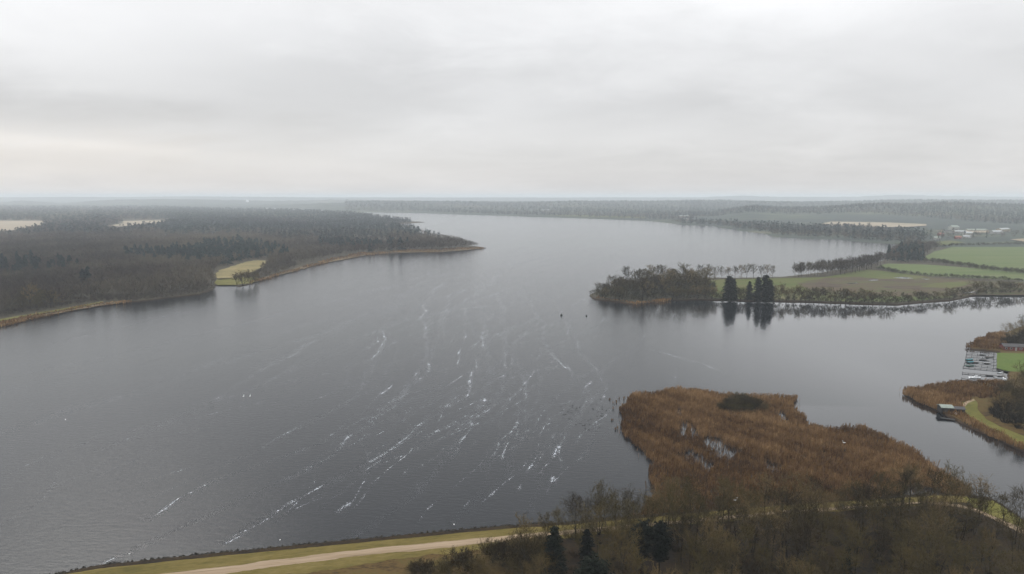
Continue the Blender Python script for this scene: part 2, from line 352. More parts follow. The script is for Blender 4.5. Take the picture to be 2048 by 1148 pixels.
def far_h(px, D):
    h = np.full_like(D, 1.2)
    for xs, ys, d0, f, bk in RIDGES:
        top = CAM_H - (np.interp(px, xs, ys) - HOR) / FPX * d0
        if d0 < 9000: top = top - 15
        s = np.where(D < d0, f, bk)
        h = np.maximum(h, 1.2 + np.maximum(top - 1.2, 0) * np.exp(-((D - d0) / s) ** 2))
    base = np.interp(px, SHORE_X, SHORE_Y); Ds = dist_of(base)
    k = np.clip((D - Ds) / (D * 0.12 + 40), 0, 1)
    x = (px - 1024) / FPX * D
    return 1.2 * 1 + (h - 1.2) * k + k * np.minimum(wob(x, D, 420.0) * 2.0 + 1.5, 6)
cols = np.linspace(-2600, 4700, 1100); rows = 130
ds = dist_of(np.interp(cols, SHORE_X, SHORE_Y))
tt = np.linspace(0, 1, rows)[:, None]
DD = ds[None, :] * (28000 / ds[None, :]) ** (tt ** 1.05)
PXX = np.repeat(cols[None, :], rows, 0)
HH = far_h(PXX, DD); rg = np.random.default_rng(5)
HH += np.where(DD > 4800, rg.normal(0, 1, HH.shape) * 3.5, 0.0)
HH[0] = -0.5
V = np.stack([(PXX - 1024) / FPX * DD, DD, HH], -1).reshape(-1, 3)
nc = len(cols); i0 = (np.arange(rows - 1)[:, None] * nc + np.arange(nc - 1)[None, :]).ravel()
F = np.stack([i0, i0 + 1, i0 + nc + 1, i0 + nc], 1)
tag(link('hills', npmesh('hills', V, F, smooth=True), M['far_land']), kind='structure')

# fields (each a sheet a little above the land it lies on)
def field(px, mat, z=0.9, **kw): return sheet('field', px, z, M[mat], **kw)
field([(1868, 503), (1905, 494), (2010, 491), (2400, 491), (2400, 560), (2048, 545), (1975, 538), (1905, 527), (1872, 522), (1845, 516)], 'green', 1.0, seed=11)
field([(1752, 534), (1775, 527), (1850, 529), (1950, 536), (2048, 546), (2400, 566), (2400, 574), (2048, 561), (1950, 556), (1868, 552), (1800, 545)], 'green', 1.0, seed=12)
field([(1398, 563), (1440, 558.5), (1500, 557.5), (1575, 556), (1650, 554), (1720, 541), (1740, 539), (1800, 546), (1870, 556), (1960, 562), (2400, 576), (2400, 578), (1960, 588), (1850, 600), (1790, 604), (1700, 603), (1600, 600), (1500, 598), (1430, 596), (1405, 585)], 'pasture', 0.86, seed=10)
field([(1592, 566), (1650, 556), (1760, 551), (1860, 555), (1960, 562), (2048, 566), (2400, 574), (2400, 590), (1950, 590), (1850, 594), (1700, 592), (1620, 580)], 'marsh', 0.95, seed=13)
for k_, pd in enumerate(([(1735, 560), (1752, 558.8), (1758, 560.5), (1740, 561.8)], [(1786, 555), (1806, 553.6), (1828, 556.2), (1812, 557.6), (1796, 556.6)], [(1842, 557), (1862, 558), (1852, 559.4)], [(1690, 566), (1712, 565), (1718, 566.6), (1700, 567.6)], [(1925, 584), (1950, 583), (1956, 585), (1934, 586)])):
    sheet('puddle', pd, 1.02, M['water'], seed=70 + k_, step=4, jit=0.5)
for k_, pd in enumerate(([(1640, 559), (1700, 556), (1790, 558), (1860, 563), (1850, 566), (1780, 562.5), (1700, 560), (1650, 562.5)], [(1760, 571), (1830, 572), (1900, 578), (1890, 583), (1820, 578), (1765, 575)], [(1600, 567), (1640, 563), (1690, 570), (1680, 575), (1625, 573)])):
    sheet('bare_soil', pd, 0.985, M['soil'], seed=80 + k_, step=4, jit=2.0)
field([(1705, 552), (1712, 541), (1740, 540), (1800, 547), (1855, 553), (1830, 558), (1760, 558)], 'pasture', 1.0, seed=14)
field([(1870, 566), (1930, 563), (1940, 568), (1905, 576), (1840, 574)], 'pasture', 1.0, seed=15)
field([(426, 551), (440, 540), (480, 527), (505, 521), (535, 521), (540, 528), (524, 536), (500, 545), (470, 556), (440, 560)], 'meadow', 0.9, seed=16, jit=1.2)
field([(429, 566), (436, 557), (500, 553), (520, 556), (505, 566), (470, 570), (436, 570)], 'track', 0.9, seed=17)
field([(-700, 770), (0, 644), (80, 630), (150, 618), (205, 606), (250, 599), (262, 603), (200, 611), (130, 623.5), (60, 638), (0, 652), (-700, 786)], 'reed_edge', 0.88, seed=18, jit=1.0)
field([(-700, 757), (0, 638), (80, 624.5), (150, 613), (205, 602), (205, 604.5), (150, 616), (80, 628), (0, 642), (-700, 766)], 'track', 0.92, seed=19)
field([(604, 539), (640, 526), (690, 514), (730, 507), (770, 507), (738, 509), (700, 516.5), (640, 527.5), (612, 533)], 'reed_edge', 0.9, seed=20)
field([(560, 546.5), (600, 533), (612, 533), (598, 540), (580, 544.5), (540, 553.5)], 'reed_edge', 0.9, seed=21)
field([(505, 565), (530, 554), (560, 548), (555, 549.5), (520, 560.5)], 'reed_edge', 0.9, seed=22)
field([(770, 503), (820, 499.5), (880, 499), (930, 497), (968, 496), (960, 497.4), (930, 500.2), (880, 504), (800, 505.2)], 'reed_edge', 0.9, seed=23)
field([(800, 446.5), (830, 444.6), (848, 444.6), (826, 445.6)], 'reed_edge', 0.9, seed=24)
field([(-300, 441), (85, 441.5), (86, 449), (25, 460), (-50, 464), (-300, 478)], 'stubble', 1.2, seed=25)
field([(215, 451), (245, 447), (246, 442), (333, 440), (340, 441), (320, 446), (270, 450), (240, 453)], 'stubble', 1.2, seed=26)
def far_sheet(px, mat, dz=1.0):
    Pw = []
    for x, y in px:
        D = dist_of(y)
        for _ in range(6):
            h = float(far_h(np.array([float(x)]), np.array([D]))[0]); D = (CAM_H - h) * FPX / (y - HOR)
        Pw.append(((x - 1024) / FPX * D, D, h + dz))
    me = bpy.data.meshes.new('field'); me.from_pydata(Pw, [], [tuple(range(len(Pw)))]); me.update()
    return tag(link('field', me, M[mat]), kind='structure')
far_sheet([(1660, 452), (1640, 448), (1660, 443.5), (1770, 445.5), (1850, 449), (1850, 452), (1800, 455)], 'stubble', 2)
far_sheet([(2020, 480), (2060, 477), (2400, 479), (2400, 488), (2060, 486)], 'stubble', 2)
far_sheet([(1870, 462), (1985, 462), (2015, 457), (2010, 462), (1985, 466), (1900, 466)], 'stubble', 2)
far_sheet([(1870, 485), (1900, 482), (1930, 486), (1900, 490), (1880, 492)], 'pasture', 2)
far_sheet([(1815, 487), (1850, 486), (1870, 489), (1840, 493), (1820, 493)], 'meadow', 2)
far_sheet([(1090, 431), (1150, 430), (1290, 434), (1290, 437), (1150, 433)], 'pasture', 2)
far_sheet([(1130, 424.5), (1160, 424), (1165, 425.5), (1135, 425.5)], 'pasture', 2)

# near bank: stone edge, grass, gravel track, grass, heath
def strip(name, top, bot, z, mat, n=300, jit=0.12, seed=0, kind='structure'):
    rng = np.random.default_rng(seed)
    xs = np.linspace(top[0][0], top[-1][0], n)
    def ln(p): return np.array([G(x, y, z) for x, y in zip(xs, np.interp(xs, [q[0] for q in p], [q[1] for q in p]))])
    kk = np.ones(5) / 5
    def jt(): return np.stack([np.zeros(n), np.convolve(rng.normal(0, jit * 2.0, n + 4), kk, 'valid')], 1)
    A = ln(top) + jt(); B = ln(bot) + jt()
    V = np.vstack([np.column_stack([A, np.full(n, z)]), np.column_stack([B, np.full(n, z)])])
    i = np.arange(n - 1); F = np.stack([n + i, n + i + 1, i + 1, i], 1)
    return tag(link(name, npmesh(name, V, F), mat), kind=kind)
strip('grass_verge', [(-300, 1213), (130, 1148), (200, 1137), (400, 1116), (700, 1087), (1000, 1058.5), (1140, 1049), (1400, 1025), (1600, 1008), (1750, 999), (1870, 991), (1935, 992.5)],
      [(-300, 1260), (130, 1172), (200, 1163), (400, 1139), (700, 1104), (1000, 1075), (1140, 1062), (1400, 1038), (1600, 1020), (1750, 1010), (1870, 1003), (1935, 1006)], 1.26, M['grass_bank'], seed=1)
strip('gravel_path', [(-300, 1255), (200, 1165), (330, 1147), (520, 1124), (700, 1101), (1000, 1072), (1100, 1063), (1250, 1050), (1430, 1034), (1600, 1019), (1750, 1008.5), (1850, 1002), (1915, 1008), (1960, 1020), (2048, 1058), (2120, 1110)],
      [(-300, 1290), (200, 1188), (330, 1170), (520, 1136), (700, 1114), (1000, 1083), (1100, 1073), (1250, 1056.5), (1430, 1040), (1600, 1024.5), (1750, 1013.5), (1850, 1006.5), (1915, 1013), (1960, 1026), (2048, 1069), (2120, 1125)], 1.30, M['gravel'], jit=0.2, seed=2)
strip('grass_verge', [(-300, 1288), (200, 1186), (520, 1134), (700, 1112), (1000, 1081), (1100, 1071), (1250, 1057), (1430, 1040), (1600, 1025), (1850, 1006)],
      [(-300, 1330), (200, 1222), (520, 1158), (700, 1132), (1000, 1093), (1100, 1083), (1250, 1062), (1430, 1044), (1600, 1028), (1850, 1010)], 1.28, M['grass_bank'], seed=3, jit=0.5)
strip('heath', [(-300, 1328), (200, 1220), (520, 1155), (700, 1129), (1000, 1091), (1110, 1081)],
      [(-300, 1700), (200, 1600), (520, 1400), (700, 1300), (1000, 1200), (1110, 1150)], 1.24, M['heath'], seed=4, jit=0.5)
sheet('grass_verge', [(1925, 994), (1985, 1001), (2010, 1016), (2048, 1042), (2125, 1108), (2110, 1112), (2040, 1060), (1990, 1036), (1950, 1015)], 1.27, M['track'], seed=6, step=2, jit=0.1)
sheet('lawn', [(1994, 705.5), (2060, 707), (2300, 715), (2300, 760), (2014, 742), (1993, 736)], 0.75, M['lawn'], seed=7, step=3, jit=0.15)
sheet('grass_track', [(1948, 797), (1925, 806), (1929, 820), (1938, 832), (1965, 850), (2000, 870), (2048, 894), (2300, 1010), (2300, 985), (2048, 872), (2000, 853), (1972, 838), (1955, 818), (1955, 805)], 0.76, M['track'], seed=8, step=3, jit=0.2)
sheet('sand_patch', [(1922, 812), (1931, 803), (1948, 798), (1950, 801), (1936, 806), (1927, 816)], 0.79, M['gravel'], seed=9, step=2, jit=0.1)

# dark rock edging along the near waterline: many rounded stones in one revetment
rng = np.random.default_rng(21)
def rocks(line, z, size, per_m, rng, spread):
    ico = np.array([(0, 0, 1), (.9, 0, .3), (.28, .85, .3), (-.72, .53, .3), (-.72, -.53, .3), (.28, -.85, .3), (0, 0, -.6)])
    fi = [(0, 1, 2), (0, 2, 3), (0, 3, 4), (0, 4, 5), (0, 5, 1), (6, 2, 1), (6, 3, 2), (6, 4, 3), (6, 5, 4), (6, 1, 5)]
    P = PP(line); Vs, Fs = [], []; k = 0
    for a, b_ in zip(P[:-1], P[1:]):
        L = np.hypot(*(b_ - a)); nrm = np.array([(b_ - a)[1], -(b_ - a)[0]]) / L
        for _ in range(int(L * per_m)):
            c = a + (b_ - a) * rng.random() + nrm * (rng.random() * spread); s = size * rng.uniform(0.5, 1.4)
            v = ico * rng.uniform(0.7, 1.3, (7, 3)) * s
            Vs.append(v + np.array([c[0], c[1], z + rng.uniform(-0.1, 0.35)])); Fs.append(np.array(fi) + 7 * k); k += 1
    return np.vstack(Vs), np.vstack(Fs)
V, F = rocks([(-300, 1213), (130, 1149), (200, 1134), (400, 1113), (700, 1084), (1000, 1056), (1140, 1047), (1240, 1037)], 0.35, 0.5, 6.0, rng, 1.5)
tag(link('revetment', npmesh('revetment', V, F), M['stone']), 'dark rock edging along the waterline below the gravel track', 'rock edging', kind='stuff')

# ------------------------------------------------------------------ trees
def tubes(S, k):
    """S (n,8): p0, p1, r0, r1 -> verts, triangles"""
    S = np.asarray(S, float); n = len(S); p0, p1 = S[:, :3], S[:, 3:6]; d = p1 - p0; d /= np.linalg.norm(d, axis=1)[:, None] + 1e-9
    ref = np.where(np.abs(d[:, 2:3]) < 0.9, [[0, 0, 1.]], [[1., 0, 0]])
    u = np.cross(d, ref); u /= np.linalg.norm(u, axis=1)[:, None] + 1e-9; v = np.cross(d, u)
    if k == 2:
        rr = np.random.default_rng(n).uniform(0, math.pi, n)[:, None]; u = u * np.cos(rr) + v * np.sin(rr)
        V = np.stack([p0 - u * S[:, 6:7], p0 + u * S[:, 6:7], p1 + u * S[:, 7:8], p1 - u * S[:, 7:8]], 1).reshape(-1, 3)
        i = np.arange(n) * 4; return V, np.vstack([np.stack([i, i + 1, i + 2], 1), np.stack([i, i + 2, i + 3], 1)])
    an = 2 * math.pi * np.arange(k) / k
    ring = u[:, None] * np.cos(an)[None, :, None] + v[:, None] * np.sin(an)[None, :, None]
    V = np.concatenate([p0[:, None] + ring * S[:, 6, None, None], p1[:, None] + ring * S[:, 7, None, None]], 1).reshape(-1, 3)
    b0 = (np.arange(n) * 2 * k)[:, None]; j = np.arange(k)[None]; j2 = (j + 1) % k
    F = np.vstack([np.stack([(b0 + j).ravel(), (b0 + j2).ravel(), (b0 + k + j2).ravel()], 1), np.stack([(b0 + j).ravel(), (b0 + k + j2).ravel(), (b0 + k + j).ravel()], 1)])
    return V, F
def unit(v): return v / (np.linalg.norm(v) + 1e-9)
def bare_skeleton(rng, H=15.0, spread=0.45, start=0.3, limbs=13, level=3, tw=0.022, stems=1, up=0.35, kidn={3: 6, 2: 5, 1: 5}):
    wood, twig = [], []
    def grow(p, d, L, r, lev):
        n = max(2, int(3 if lev > 1 else 2)); pts = [p]; rr = [r]
        for i in range(n):
            d = unit(d + rng.normal(0, 0.16, 3) + np.array([0, 0, up * 0.35])); p = p + d * L / n; q = r * (1 - 0.75 * (i + 1) / n)
            (wood if lev > 1 else twig).append([*pts[-1], *p, max(rr[-1], tw), max(q, tw * 0.7)]); pts.append(p); rr.append(q)
        if lev == 0: return
        kids = kidn[lev]
        for c in range(kids):
            f = rng.uniform(0.25, 1.0) if c else 1.0
            i = min(int(f * n), n - 1); q = pts[i] + (pts[i + 1] - pts[i]) * (f * n - i if f < 1 else 1)
            a = unit(d + rng.normal(0, 0.62, 3) + np.array([0, 0, 0.12]))
            grow(q, a, L * rng.uniform(0.42, 0.68), max(r * 0.45 * (1.1 - 0.5 * f), tw), lev - 1)
    for s_ in range(stems):
        p = np.array([0, 0, -0.3]); d = np.array([0, 0, 1.0])
        if stems > 1: an = 2 * math.pi * s_ / stems + rng.random(); d = unit(np.array([math.cos(an) * .25, math.sin(an) * .25, 1]))
        Hs = H * rng.uniform(0.82, 1.0) if stems > 1 else H
        n = 9; r0 = H * 0.016 / (stems ** 0.4); pts = [p]
        for i in range(n):
            d = unit(d + rng.normal(0, 0.055, 3) * np.array([1, 1, 0.2]) + np.array([0, 0, 0.08])); q = p + d * Hs * 0.9 / n
            wood.append([*p, *q, r0 * (1 - i / n * 0.85), r0 * (1 - (i + 1) / n * 0.85)]); p = q; pts.append(p)
        for l in range(int(limbs / stems ** 0.6)):
            f = start + (1 - start) * (l + rng.random()) / int(limbs / stems ** 0.6); f = min(f, 0.995); i = int(f * n); q = pts[i] + (pts[i + 1] - pts[i]) * (f * n - i)
            an = l * 2.4 + rng.uniform(-.5, .5); out = np.array([math.cos(an), math.sin(an), 0])
            dd = unit(out * (1.05 - f * 0.5) + np.array([0, 0, 0.55 + f * 0.6]) )
            L = H * spread * (1 - 0.62 * f) * rng.uniform(0.8, 1.25) * (0.7 + 0.6 * min(1, (f - start) * 5))
            grow(q, dd, L, r0 * (1 - f * 0.8) * 0.5, level)
    return np.array(wood), np.array(twig)
def conifer_parts(rng, H=16.0, Rr=3.0, levels=34, per=7, sprays=7, start=0.12, ragged=0.25, ws=0.16, pine=False, pw=0.75):
    trunk = [[0, 0, -0.3, 0, 0, H * 0.5, H * .014, H * .009], [0, 0, H * 0.5, 0, 0, H, H * .009, 0.02]]
    br, sp = [], []
    for l in range(levels):
        f = start + (1 - start) * (l + 0.3) / levels; z = H * f
        Rl = Rr * ((1 - f) ** pw if not pine else max(0.12, math.sin(math.pi * min(1, (1 - f) * 1.05 + 0.08)) ** 0.6)) + 0.25
        for j in range(per):
            an = rng.random() * 6.283; L = Rl * rng.uniform(1 - ragged * 1.6, 1 + ragged * .6); out = np.array([math.cos(an), math.sin(an), 0])
            a = np.array([0, 0, z]); tip = a + out * L + np.array([0, 0, (-0.28 if not pine else 0.25) * L + rng.normal(0, 0.1)])
            br.append([*a, *tip, 0.05, 0.015])
            side = np.cross(out, [0, 0, 1])
            for s in range(sprays):
                g = (s + 1) / sprays; q = a + (tip - a) * g
                w_ = (0.35 + 0.5 * (1 - g)) * L * 0.45 + 0.18
                for sd_ in (-1, 1):
                    e = q + (side * sd_ * rng.uniform(.6, 1.1) + out * rng.uniform(.2, .7)) * w_ + np.array([0, 0, rng.uniform(-.4, .15) * w_])
                    sp.append([*q, *e, ws * rng.uniform(.7, 1.4), 0.03])
    return np.array(trunk + br), np.array(sp)
def split_mesh(name, wood, twig, kw, kt):
    Vw, Fw = tubes(wood, kw); Vt, Ft = tubes(twig, kt)
    return npmesh(name + '_wood', Vw, Fw), npmesh(name + '_crown', Vt, Ft)
protos = {}
def bare_protos(key, n, seed, kt=2, kw=4, **kw_):
    out = []
    for i in range(n):
        r = np.random.default_rng(seed + i); wd, tg = bare_skeleton(r, **kw_)
        big = wd[:, 6] > 0.045
        out.append(split_mesh(key, wd[big], np.vstack([wd[~big], tg]), kw, kt))
    protos[key] = out
bare_protos('near', 6, 100, H=15, spread=0.40, limbs=12, level=3, tw=0.03, kidn={3: 5, 2: 5, 1: 4})
bare_protos('near_slim', 3, 130, H=15, spread=0.28, start=0.42, limbs=11, level=3, tw=0.03, kidn={3: 5, 2: 5, 1: 4})
bare_protos('multi', 3, 160, H=13, spread=0.38, start=0.3, limbs=13, level=3, tw=0.03, kidn={3: 5, 2: 4, 1: 3}, stems=3)
bare_protos('mid', 5, 200, H=15, spread=0.46, limbs=12, level=2, tw=0.09, start=0.28)
bare_protos('mid_multi', 4, 230, H=12, spread=0.46, limbs=14, level=2, tw=0.075, stems=3, start=0.2)
bare_protos('shrub', 4, 260, H=4.5, spread=0.6, start=0.05, limbs=22, level=3, tw=0.02, stems=4)
protos['spruce'] = []
for i in range(3):
    a, b_ = conifer_parts(np.random.default_rng(300 + i), 16, 3.4, 40, 7, 7); protos['spruce'].append(split_mesh('spruce', a, b_, 5, 2))
protos['fir'] = []
for i in range(3):
    a, b_ = conifer_parts(np.random.default_rng(340 + i), 16, 3.9, 34, 9, 7, 0.06, 0.5, 0.26, False, 0.36); protos['fir'].append(split_mesh('fir', a, b_, 5, 2))
protos['pine'] = []
for i in range(2):
    a, b_ = conifer_parts(np.random.default_rng(320 + i), 15, 3.2, 30, 7, 7, 0.3, 0.4, 0.2, True); protos['pine'].append(split_mesh('pine', a, b_, 5, 2))
for k, vals in protos.items():
    for a, b_ in vals:
        con = k in ('spruce', 'pine', 'fir')
        a.materials.append(M['bark']); b_.materials.append(M['needles'] if con else M['twigs'])

trees = []          # every individual tree: placed now, labelled at the end
trng = random.Random(7)
def put_tree(kind, key, x, y, z, H, H0, zone, wide=1.0, idx=None):
    a, b_ = protos[key][trng.randrange(len(protos[key])) if idx is None else idx]
    e = bpy.data.objects.new(kind, None); COL.objects.link(e); e.empty_display_size = 1
    s = H / H0; e.location = (x, y, z); e.scale = (s * wide, s * wide, s); e.rotation_euler = (0, 0, trng.random() * 6.283)
    for nm, me in (('trunk', a), ('crown', b_)):
        o = bpy.data.objects.new(nm, me); COL.objects.link(o); o.parent = e
    trees.append((zone, e)); return e
def poisson(poly, r, rng, n=4000, maxn=None):
    lo, hi = poly.min(0), poly.max(0); pts = rng.uniform(lo, hi, (n, 2)); pts = pts[inside(pts, poly)]; out = []
    for p in pts:
        if all((p[0] - q[0]) ** 2 + (p[1] - q[1]) ** 2 > r * r for q in out): out.append(p)
        if maxn and len(out) >= maxn: break
    return out
rng = np.random.default_rng(77)
# the wood at the lower right, from the track down past the frame
WOOD = PP([(1135, 1075), (1260, 1061), (1450, 1045), (1640, 1030), (1850, 1014), (1935, 1022), (2020, 1075), (2100, 1130), (2200, 1230), (2200, 1330), (1700, 1330), (1060, 1330), (1010, 1200), (1040, 1130)], 1.2)
DARK = [(1108, 1052, 1150, 'fir', 0.95), (1173, 1057, 1160, 'fir', 0.7), (1285, 1043, 1150, 'pine', 0.85), (1318, 1046, 1155, 'pine', 0.8), (1185, 1116, 1240, 'pine', 1.15), (1690, 1092, 1190, 'fir', 0.5)]
for px, ytop, yb, key, wd in DARK:
    x, y = G(px, yb, 1.2); th = math.atan((ytop - 574) / FPX) + PITCH; H = CAM_H - y * math.tan(th) - 1.2
    put_tree({'spruce': 'spruce_tree', 'fir': 'fir_tree', 'pine': 'pine_tree'}[key], key, x, y, 1.15, H, 15 if key == 'pine' else 16, 'dark', wide=wd)
DP = np.array([G(q[0], q[2], 1.2) for q in DARK])
pts = [p for p in poisson(WOOD, 5.25, rng, 12000) if (np.hypot(*(DP - p).T) > 5.0).all() and not ((np.abs(DP[:, 0] - p[0]) < 3.0) & (p[1] < DP[:, 1]) & (DP[:, 1] - p[1] < 16)).any()]
pts.sort(key=lambda p: -p[1])
for p in pts:
    px, py = proj(np.array([[p[0], p[1], 1.2]])); edge = py[0] < 1065 + max(0, (1450 - px[0]) * 0.03)
    H = rng.uniform(9.5, 14.5)
    if px[0] < 1180: H *= 0.82
    if edge and 1180 < px[0] < 1420: H *= 0.95
    if px[0] > 1900: H *= 0.85
    if py[0] > 1230: H = min(H, 12.5)
    key = ['near', 'near', 'near_slim', 'multi'][rng.integers(4)]
    put_tree('bare_tree', key, p[0], p[1], 1.15, H, 13 if key == 'multi' else 15, 'wood', wide=rng.uniform(0.95, 1.25))
# trees between track and reeds
for i, (px, py, H, key) in enumerate([(1185, 1052, 8.0, 'multi'), (1150, 1056, 5.5, 'multi'), (1232, 1046, 5.5, 'multi'), (1300, 1040, 7, 'multi'), (1345, 1036, 6, 'near'), (1395, 1034, 6.5, 'multi'), (1540, 1025, 7, 'multi'),
                                      (1628, 1026, 7, 'near'), (1720, 1018, 7.5, 'multi'), (1805, 1012, 12, 'near'), (1212, 1050, 7.5, 'near'), (1258, 1046, 7, 'multi'), (1325, 1040, 6.5, 'near'), (1370, 1037, 6, 'multi'), (1165, 1053, 7, 'near'), (1440, 1033, 5.5, 'multi'), (1490, 1030, 7, 'near')]):
    x, y = G(px, py + 4, 1.2); put_tree('bare_tree', key, x, y, 1.15, H, 13 if key == 'multi' else 15, 'verge', wide=1.15)
# shrubs on the heath
for i, (px, py, H) in enumerate([(925, 1152, 4.8), (985, 1126, 4.2), (1005, 1133, 4.6), (1035, 1120, 4.6), (1055, 1142, 5.4), (1085, 1150, 6), (960, 1160, 4.2), (890, 1160, 3.4), (850, 1158, 3.4), (1062, 1112, 3.6), (1085, 1106, 3.6), (830, 1150, 2.4)]):
    x, y = G(px, py, 1.2); put_tree('bare_shrub', 'shrub', x, y, 1.2, H, 4.5, 'heath', wide=1.25)
# right hand shore
COVE_T = PP([(1985, 815), (2000, 798), (2030, 782), (2120, 790), (2130, 890), (2048, 862), (2000, 842), (1976, 826)], 0.7)
for p in poisson(COVE_T, 6.2, rng, 900, 30): put_tree('bare_tree', ['near', 'multi'][rng.integers(2)], p[0], p[1], 0.65, rng.uniform(9.5, 14), 14, 'cove', wide=1.15)
COVE_U = PP([(2003, 688), (2060, 690), (2130, 692), (2130, 668), (2040, 664), (2008, 680)], 0.7)
for p in poisson(COVE_U, 6.5, rng, 700, 14): put_tree('bare_tree', ['near', 'multi'][rng.integers(2)], p[0], p[1], 0.65, rng.uniform(9, 13), 14, 'behind', wide=1.3)
# the wooded point of the far peninsula
TIP = PP([(1183, 592), (1205, 583), (1262, 570), (1330, 563), (1395, 562), (1430, 575), (1420, 596), (1340, 597), (1290, 602), (1262, 604), (1220, 601), (1195, 597)], 0.7)
for p in poisson(TIP, 10.5, rng, 3000, 45):
    H = 8 + min(7, 0.09 * max(0, (proj(np.array([[p[0], p[1], 0.7]]))[0][0] - 1180))) + rng.uniform(-1, 1.5)
    put_tree('bare_tree', ['mid', 'mid_multi'][rng.integers(2)], p[0], p[1], 0.65, H, 14, 'point', wide=1.35)
for px, py, H, wd in [(1364, 559, 14, 1.5), (1345, 558.5, 9, 1), (1401, 558, 12.5, 1), (1418, 558, 12, .9), (1430, 558, 10, .9), (1444, 557.5, 10.5, 1), (1456, 557.5, 9.5, 1), (1470, 557.5, 11, 1), (1482, 557.5, 12, 1), (1493, 557, 12.5, .9), (1507, 557, 12.5, 1), (1523, 557, 11.5, .9), (1534, 556.5, 12, 1), (1545, 556.5, 11, .8), (1382, 559, 7, .8)]:
    x, y = G(px, py, 0.7); put_tree('bare_tree', 'mid', x, y, 0.65, H * 1.1, 15, 'skyline row', wide=wd * 1.3)
for px, yt, yb, key, wd in [(1457, 551, 601, 'fir', 1.1), (1466, 557, 602, 'fir', 0.8), (1498, 562, 600, 'fir', 0.85), (1515, 553, 602, 'fir', 0.9), (1530, 549, 603, 'fir', 1.15), (1540, 559, 603, 'fir', 0.8)]:
    x, y = G(px, yb, 0.7); th = math.atan((yt - 574) / FPX) + PITCH; H = CAM_H - y * math.tan(th) - 0.7
    put_tree('fir_tree', key, x, y, 0.65, H, 16, 'bank conifer', wide=wd)
xs = 1345
while xs < 2060:
    yb = float(np.interp(xs, [1340, 1400, 1500, 1600, 1700, 1790, 1850, 1900, 1950, 2048], [600, 599, 601.5, 603, 606.5, 609, 603.5, 600.5, 590.5, 585.5]))
    x, y = G(xs, yb - rng.uniform(0.5, 3), 0.7); H = rng.uniform(5.5, 11.5) * (1.2 if 1545 < xs < 1610 else 1)
    put_tree('willow_tree', 'mid_multi', x, y, 0.65, H, 12, 'bank row', wide=1.5); xs += rng.uniform(7, 18)
for px, py, H, wd in [(474, 570, 12, 1.1), (486, 572, 14.5, 1.3), (499, 569, 14, 1.2), (510, 566, 10, 1.1)]:
    x, y = G(px, py, 0.7); put_tree('bare_tree', 'mid_multi', x, y, 0.65, H, 12, 'clump', wide=wd * 1.1)

# far woods: masses of trees merged into one object for each wood
def far_bare(rng, n=60):
    S = [[0, 0, 0, 0, 0, 8, .2, .12]]
    for i in range(n):
        th = rng.random() * 6.283; el_ = math.asin(rng.uniform(-.25, 1)); rr_ = rng.uniform(.45, 1) ** .5
        b2 = np.array([math.cos(th) * math.cos(el_) * 4.6, math.sin(th) * math.cos(el_) * 4.6, 9.0 + 5.6 * math.sin(el_)]) * np.array([rr_, rr_, 1]) * rng.uniform(.88, 1.06)
        a = b2 * np.array([.45, .45, 1]) - np.array([0, 0, rng.uniform(1.5, 3.4)])
        S.append([*a, *b2, .17, .13])
    return tubes(S, 2)
def far_con(rng, n=56):
    S = [[0, 0, 0, 0, 0, 17, .25, .1]]
    for i in range(n):
        f = rng.random(); an = rng.random() * 6.283; out = np.array([math.cos(an), math.sin(an), 0]); z = 2 + 15 * f
        S.append([0, 0, z + .8, *(out * (3.3 * (1 - f) ** .6 + .4) * rng.uniform(.7, 1.2) + np.array([0, 0, z - 1.0])), .8, .45])
    return tubes(S, 2)
FB = [far_bare(np.random.default_rng(400 + i)) for i in range(8)]
FC = [far_con(np.random.default_rng(420 + i)) for i in range(5)]
def brush(rng):
    S = []
    for i in range(90):
        an = rng.random() * 6.283; q = np.array([math.cos(an), math.sin(an), 0]) * rng.uniform(0, 2.5); L = rng.uniform(4, 12); e_ = rng.uniform(-.3, .45)
        d_ = np.array([math.cos(an) * .5 + rng.normal(0, .3), math.sin(an) * .5 + rng.normal(0, .3), 1]); S.append([*q, *(q + d_ * L * np.array([.45, .45, 1])), .11, .05])
    return tubes(S, 2)
FU = [brush(np.random.default_rng(470 + i)) for i in range(4)]
FB2 = [far_bare(np.random.default_rng(440 + i), 24) for i in range(4)]
FC2 = [far_con(np.random.default_rng(450 + i), 14) for i in range(4)]
def merge(name, P, H, W, protos_, rng, mat, label, cat, tint, H0=15.0):
    Vs, Fs, Ts = [], [], []; base = 0; which = rng.integers(0, len(protos_), len(P)); ang = rng.random(len(P)) * 6.283
    for k, (v, f) in enumerate(protos_):
        ix = np.where(which == k)[0]
        if not len(ix): continue
        c, s = np.cos(ang[ix])[:, None], np.sin(ang[ix])[:, None]; hs = (H[ix] / H0)[:, None]; ws = hs * W[ix][:, None]
        X_ = (v[:, 0] * c - v[:, 1] * s) * ws + P[ix, 0:1]; Y_ = (v[:, 0] * s + v[:, 1] * c) * ws + P[ix, 1:2]; Z_ = v[:, 2] * hs + P[ix, 2:3]
        Vs.append(np.stack([X_, Y_, Z_], -1).reshape(-1, 3)); Fs.append((f[None] + (np.arange(len(ix)) * len(v))[:, None, None]).reshape(-1, 3) + base)
        Ts.append(np.repeat(tint[ix], len(v))); base += len(ix) * len(v)
    o = link(name, npmesh(name, np.vstack(Vs), np.vstack(Fs), np.concatenate(Ts)), mat)
    return tag(o, label, cat, kind='stuff')
